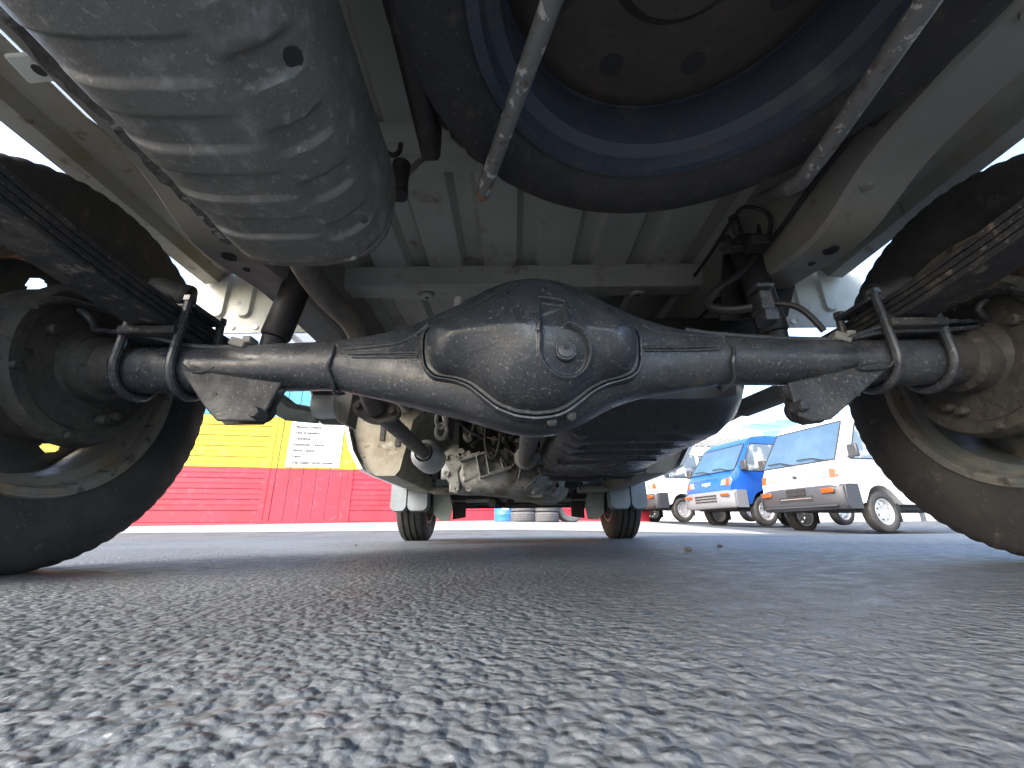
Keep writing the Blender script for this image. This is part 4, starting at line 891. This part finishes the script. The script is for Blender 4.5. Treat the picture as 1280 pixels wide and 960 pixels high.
def van(loc, heading, paint, label, bumper, style, name='parked_van'):
    v = empty(name, loc, heading); tag(v, label, 'van', 'vans parked in a row')
    # local: +x forward, +y left; origin on the ground below the front axle
    topx = [(.66, .62), (.655, .74), (.63, .86), (.60, .93), (.18, 1.56), (.10, 1.63), (-.05, 1.70), (-.4, 1.74), (-2.1, 1.74), (-2.45, 1.66), (-2.52, 1.2), (-2.54, .55)]
    if style == 'round': topx = [(.66, .60), (.655, .74), (.61, .88), (.52, .96), (.10, 1.52), (0, 1.60), (-.12, 1.66), (-.4, 1.69), (-2.1, 1.69), (-2.45, 1.62), (-2.52, 1.2), (-2.54, .55)]
    xs = [a for a, b in topx]
    def ztop(x): return float(np.interp(-x, [-a for a in xs], [b for a, b in topx]))
    def halfw(z): return float(np.interp(z, [.3, .45, .8, .95, 1.55, 1.70, 1.76], [.655, .675, .685, .68, .615, .56, .50]))
    SX = sorted(set([.66, .655, .64, .62, .60, .55, .5, .4, .3, .2, .15, .1, .05, 0, -.1, -.2, -.4, -.8, -1.2, -1.7, -2.1, -2.3, -2.45, -2.5, -2.54]+xs), reverse=True)
    rings = []
    for x in SX:
        zt_ = ztop(x); z0 = .36
        # wheel arches cut by raising the sill
        for wx in (0, -1.86):
            if abs(x-wx) < .31: z0 = max(z0, .30+math.sqrt(max(0, .31**2-(x-wx)**2)))
        z0 = min(z0, zt_-.05); ns = 8; ring = []
        taper = 1-.10*float(sstep(.35, .66, x)) 
        zs = np.linspace(z0, zt_, ns)
        for z in zs: ring.append((x, -halfw(z)*taper*(1 if z < zt_-.001 else .93), z))
        for z in zs[::-1]: ring.append((x, halfw(z)*taper*(1 if z < zt_-.001 else .93), z))
        rings.append(ring)
    mb = MB(); mb.loft(rings); body = mb.build('body', paint, v, smooth=38)
    mb = MB(); mb.box((-1.0, 0, .40), (3.0, 1.0, .22)); mb.build('underframe', m_blk, v, smooth=0)
    # windscreen: panel laid just above the sloping front
    xa, za = (.585, .955) if style != 'round' else (.50, .985); xb, zb_ = (.20, 1.535) if style != 'round' else (.12, 1.50)
    def wsp(f, u): 
        x = xa+(xb-xa)*f; z = ztop(x)+.006; return (x+.008, u*(halfw(z)*.90-.005), z)
    nf = 8; mb = MB(); mb.loft([[wsp(f, u) for u in np.linspace(-1, 1, 7)] for f in np.linspace(0, 1, nf)], cap=False, closed=False); ws = mb.build('windscreen', m_vglass, v, smooth=60)
    mb = MB(); per = [wsp(f, -1) for f in np.linspace(0, 1, nf)]+[wsp(1, u) for u in np.linspace(-1, 1, 7)[1:]]+[wsp(f, 1) for f in np.linspace(1, 0, nf)[1:]]+[wsp(0, u) for u in np.linspace(1, -1, 7)[1:]]
    mb.tube(per, .010, 6, cap=False); mb.build('seal', m_blk if style != 'round' else m_blk, ws)
    for y0, y1 in ((.52, .02), (-.02, -.52)):
        mb = MB(); p0 = Vector(wsp(-.03, y0/.62)); p1 = Vector(wsp(.09, (y0+y1)/2/.62)); p2 = Vector(wsp(.10, y1/.62)); off = Vector((.02, 0, .012))
        mb.tube([p0+off, p1+off, p2+off], .008, 6); mb.build('wiper', m_blk, ws)
    # side windows, door lines, mirrors, handles
    for sd in (1, -1):
        def sp(x, z, o=.004): return (x, sd*(halfw(z)*(1-.10*float(sstep(.35, .66, x)))+o), z)
        for nm, pol in (('side_window', [(.40, .97), (-.50, .97), (-.50, 1.50), (.06, 1.50)]), ('side_window', [(-.62, .99), (-1.40, .99), (-1.40, 1.50), (-.62, 1.50)]), ('side_window', [(-1.5, .99), (-2.35, .99), (-2.30, 1.50), (-1.5, 1.50)])):
            if style == 'truck' and pol[0][0] < 0: continue
            A = [Vector(sp(x, z)) for x, z in pol]; B = [Vector(sp(x, z, -.02)) for x, z in pol]
            mb = MB(); n_ = len(A); mb.add(A+B, [tuple(range(n_))]+[(i, (i+1) % n_, n_+(i+1) % n_, n_+i) for i in range(n_)]); wn_ = mb.build(nm, m_sideglass, v, smooth=0)
            mb = MB(); mb.tube(A+[A[0]], .010, 6, cap=False); mb.build('window_seal', m_blk, wn_)
        mb = MB()
        for pts in (((.52, .96), (.50, .70), (.34, .42)), ((-.56, 1.52), (-.56, .42)), ((.50, .70), (-2.4, .70)), ((-1.46, 1.52), (-1.46, .42))):
            mb.tube([sp(x, z, .0) for x, z in pts], .0035, 4)
        mb.build('door_gap', m_blk, v)
        mb = MB(); mb.box(sp(-.46, .84, .012), (.12, .02, .03)); mb.build('door_handle', m_blk, v, bevel=.004)
        mi = MB(); mi.box(sp(.42, 1.06, .10), (.05, .14, .18)); mo = mi.build('mirror', m_bump, v, bevel=.02)
        mb = MB(); mb.tube([sp(.42, .99, 0), sp(.42, 1.02, .06)], .012, 6); mb.build('mirror_arm', m_blk, mo)
    # lamps
    tp = .90
    for sd in (1, -1):
        y0, y1 = (.28, .53) if style != 'round' else (.36, .50)
        fx = .668
        mb = MB(); mb.prism([(fx-.045*0, sd*y0, .715), (fx-.0, sd*y1, .715), (fx-.02, sd*y1, .835), (fx-.022, sd*(y0+.03), .825)], (-.05, 0, 0)); hl = mb.build('headlight', m_lens, v, smooth=0, bevel=.008)
        mb = MB(); mb.prism([(fx+.004, sd*(y1+.006), .71), (fx-.012, sd*(y1+.09), .715), (fx-.03, sd*(y1+.085), .835), (fx-.016, sd*(y1+.006), .838)], (-.06, 0, 0)); mb.build('corner_lamp', m_amber, hl, smooth=0, bevel=.006)
        mb = MB(); mb.lathe([(fx-.004, 0), (fx-.004, .035), (fx-.03, .045)], (0, sd*(y0+.12), .772), 'X', 16); mb.build('reflector', m_chrome, hl)
    # bumper with indicators, grille slot, plate bracket
    mb = MB(); rings = []
    hb = [(.30, .69), (.33, .715), (.40, .735), (.56, .73), (.60, .715), (.625, .68)] if style != 'round' else [(.32, .69), (.35, .72), (.45, .73), (.60, .725), (.625, .69)]
    for y in np.linspace(-.685, .685, 25):
        k = abs(y)/.685; back = .07*k**6+.03*k**2
        rings.append([(x-back, y, z) for z, x in hb]+[(.45-back*.6, y, hb[-1][0]), (.45-back*.6, y, hb[0][0])])
    mb.loft(rings); bp = mb.build('bumper', bumper, v, smooth=40)
    for sd in (1, -1):
        mb = MB(); mb.box((.728, sd*.50, .545), (.02, .17 if style != 'round' else .20, .060 if style != 'round' else .045)); mb.build('indicator', m_amber, bp, bevel=.006)
        mb = MB(); mb.box((.62, sd*.672, .46), (.10, .012, .26)); mb.build('bumper_wing', bumper, bp, bevel=.005)
    if style != 'round':
        mb = MB(); mb.box((.725, 0, .455), (.02, .56, .085)); gr = mb.build('grille_opening', m_blk, bp, smooth=0, bevel=.008)
        mb = MB(); mb.box((.737, 0, .462), (.008, .50, .010)); mb.build('grille_bar', m_chrome, gr, smooth=0)
        mb = MB(); mb.box((.742, .02, .575), (.012, .30, .018)); mb.box((.742, .02, .525), (.012, .30, .016)); mb.box((.744, .02, .55), (.012, .05, .09)); mb.box((.735, .02, .55), (.012, .31, .10)); mb.build('plate_bracket', m_blk, bp, smooth=0)
        mb = MB(); mb.box((.70, 0, .345), (.06, 1.16, .022)); mb.build('bumper_lip', bumper, bp, bevel=.006)
        mb = MB(); c = (.668, 0, .775); mb.add([(c[0], c[1]+.045*math.cos(t), c[2]+.027*math.sin(t)) for t in np.linspace(0, 2*math.pi, 16, endpoint=False)]+[(c[0]+.008, c[1]+.03*math.cos(t), c[2]+.016*math.sin(t)) for t in np.linspace(0, 2*math.pi, 16, endpoint=False)], [(i, (i+1) % 16, 16+(i+1) % 16, 16+i) for i in range(16)]+[tuple(range(16, 32))]); mb.build('emblem', m_bump, v)
    else:
        for r_ in range(3):
            for c_ in range(7):
                mb = MB(); mb.box((.733, -.24+.085*c_-.02, .545-.05*r_), (.010, .07, .026)); mb.build('grille_slot', m_blk, bp, smooth=0)
        mt = Matrix([[0, 0, 1, .6655], [1, 0, 0, -.12], [0, 1, 0, .745], [0, 0, 0, 1]]); text_mesh('HIJET', .075, 'lettering', m_vwhite, v, mt, .24)
        mb = MB(); mb.tube([(.668, -.36, .845), (.674, 0, .848), (.668, .36, .845)], .004, 6); mb.build('hood_line', m_blk, v)
    # wheels
    for wx in (0, -1.86):
        for sd in (1, -1):
            wv = empty('wheel', (wx, sd*.60, .262), 0 if sd > 0 else math.pi, v)
            for pm, nm, mt_ in ((T_ME, 'tyre', m_rub), (R_ME, 'rim', m_vrim)):
                o = bpy.data.objects.new(nm, pm); COL.objects.link(o); o.parent = wv
    mb = MB()
    for sd in (1, -1): mb.box((-.26, sd*.60, .25), (.01, .16, .24))
    mb.build('mud_flap', m_blk, v, smooth=0)
    return v
_o = proto_tyre.build('tyre', m_rub, smooth=40); T_ME = _o.data; bpy.data.objects.remove(_o)
_o = proto_rim.build('rim', m_vrim, smooth=40); R_ME = _o.data; bpy.data.objects.remove(_o)
HD = math.atan2(-.28, -.96)
def vloc(x, y): return (x, y, float(gz(x, y)))
van(vloc(4.80, 6.10), HD, m_vwhite, 'white van with dark grey bumper nearest the camera, front turned left', m_bump, 'square')
van(vloc(4.38, 8.15), HD, m_vblue, 'bright blue van between the two white vans, grey slotted bumper', m_bumpg, 'round')
van(vloc(3.62, 10.05), HD, m_vpale, 'farthest van of the row, pale white, half hidden by the blue van', m_bump, 'square')

# fourth vehicle behind: only its wheels and blue roof show above and below the white van
m_roofb = mat('blue_sheet_roof', (.12, .34, .58), .4, layers=((2, (.16, .4, .62), .5, .75),))
cp = empty('canopy', vloc(9.0, 12.2)); tag(cp, 'low canopy with blue sheet roof showing above the white van', 'canopy')
def cb_(mb, nm, m, **k):
    iv = Matrix.Translation(cp.location).inverted(); mb.v = [tuple(iv @ Vector(v)) for v in mb.v]; return mb.build(nm, m, cp, **k)
gzb = float(gz(9, 12.2))
rf = [(7.0, 11.2, 2.62), (12.5, 10.0, 3.1), (13.5, 14.2, 4.1), (8.2, 14.6, 3.5)]
mb = MB(); mb.prism(rf, (0, 0, .06)); cb_(mb, 'roof', m_roofb, smooth=0)
mb = MB(); mb.prism([(7.0, 11.18, 2.40), (12.5, 9.98, 2.88), (12.5, 9.98, 3.09), (7.0, 11.18, 2.61)], (0, .05, 0)); cb_(mb, 'fascia', m_roofb, smooth=0)
for x, y in ((7.3, 11.4), (12.3, 10.4), (8.4, 14.3), (13.2, 13.9)):
    mb = MB(); mb.box((x, y, (gzb-.3+2.5)/2), (.1, .1, 2.8)); cb_(mb, 'post', m_bumpg, smooth=0)
for k in range(6):
    mb = MB(); a = np.array(rf[0])+(np.array(rf[1])-rf[0])*(k+.5)/6; b = np.array(rf[3])+(np.array(rf[2])-rf[3])*(k+.5)/6; mb.tube([a+[0, 0, .075], b+[0, 0, .075]], .03, 6); cb_(mb, 'roof_seam', m_roofb)

# pale building with a grey sheet awning beyond the vans
m_pale = mat('pale_render', (.74, .73, .70), .8, layers=((.8, (.66, .65, .62), .45, .7),)); m_awn = mat('grey_sheet_awning', (.15, .155, .155), .6, layers=((4, (.27, .28, .28), .5, .75),))
bd = empty('pale_building', (8.5, 19, .2)); tag(bd, 'pale building with a grey sloping awning far behind the vans', 'building')
def bb(mb, nm, m, par=bd, **k):
    mb.v = [(x-8.5, y-19, z-.2) for x, y, z in mb.v]; return mb.build(nm, m, par, **k)
mb = MB(); mb.box((13, 22, 2.6), (18, 6, 4.9)); bb(mb, 'wall', m_pale, smooth=0)
rz = [(6.0, 17.6, 3.35), (10.5, 17.6, 3.35), (10.5, 19.0, 3.95), (6.0, 19.0, 3.95)]
mb = MB(); mb.prism(rz, (0, 0, .05)); aw = bb(mb, 'awning', m_awn, smooth=0)
for k in range(18):
    mb = MB(); x = 6.1+.25*k; mb.tube([(x, 17.58, 3.40), (x, 18.98, 4.0)], .035, 6); bb(mb, 'corrugation', m_awn, par=aw)
mb = MB(); mb.box((8.2, 18.97, 2.35), (4.2, .06, .12)); bb(mb, 'ledge', m_awn, smooth=0)
for x in (6.4, 8.2, 10.0):
    mb = MB(); mb.box((x, 18.985, 1.5), (1.1, .05, 1.2)); f_ = bb(mb, 'window', m_awn, smooth=0)
    mb = MB(); mb.box((x, 18.95, 1.5), (.98, .03, 1.08)); bb(mb, 'pane', m_vglass, par=f_, smooth=0)

# ---- loose stones
m_stone = mat('dark_stone', (.09, .085, .08), .85, layers=((60, (.16, .15, .14), .5, .7),))
for px, py, r, lb in ((861, 689, .008, 'dark pebble on the asphalt, the larger of two near the right front wheel'), (900, 684, .006, 'small dark pebble on the asphalt right of the larger pebble'), (444, 682, .006, 'flat dark pebble on the bright asphalt at the left')):
    p_ = at(px, py, Z=.0); bm = bmesh.new(); bmesh.ops.create_icosphere(bm, subdivisions=2, radius=r)
    for v in bm.verts: v.co = Vector((v.co.x*1.2, v.co.y, v.co.z*.62))*random.uniform(.85, 1.12)
    me = bpy.data.meshes.new('pebble'); bm.to_mesh(me); bm.free(); me.materials.append(m_stone)
    o = bpy.data.objects.new('pebble', me); COL.objects.link(o); o.location = (p_[0], p_[1], r*.5+float(gz(p_[0], p_[1]))); tag(o, lb, 'pebble')
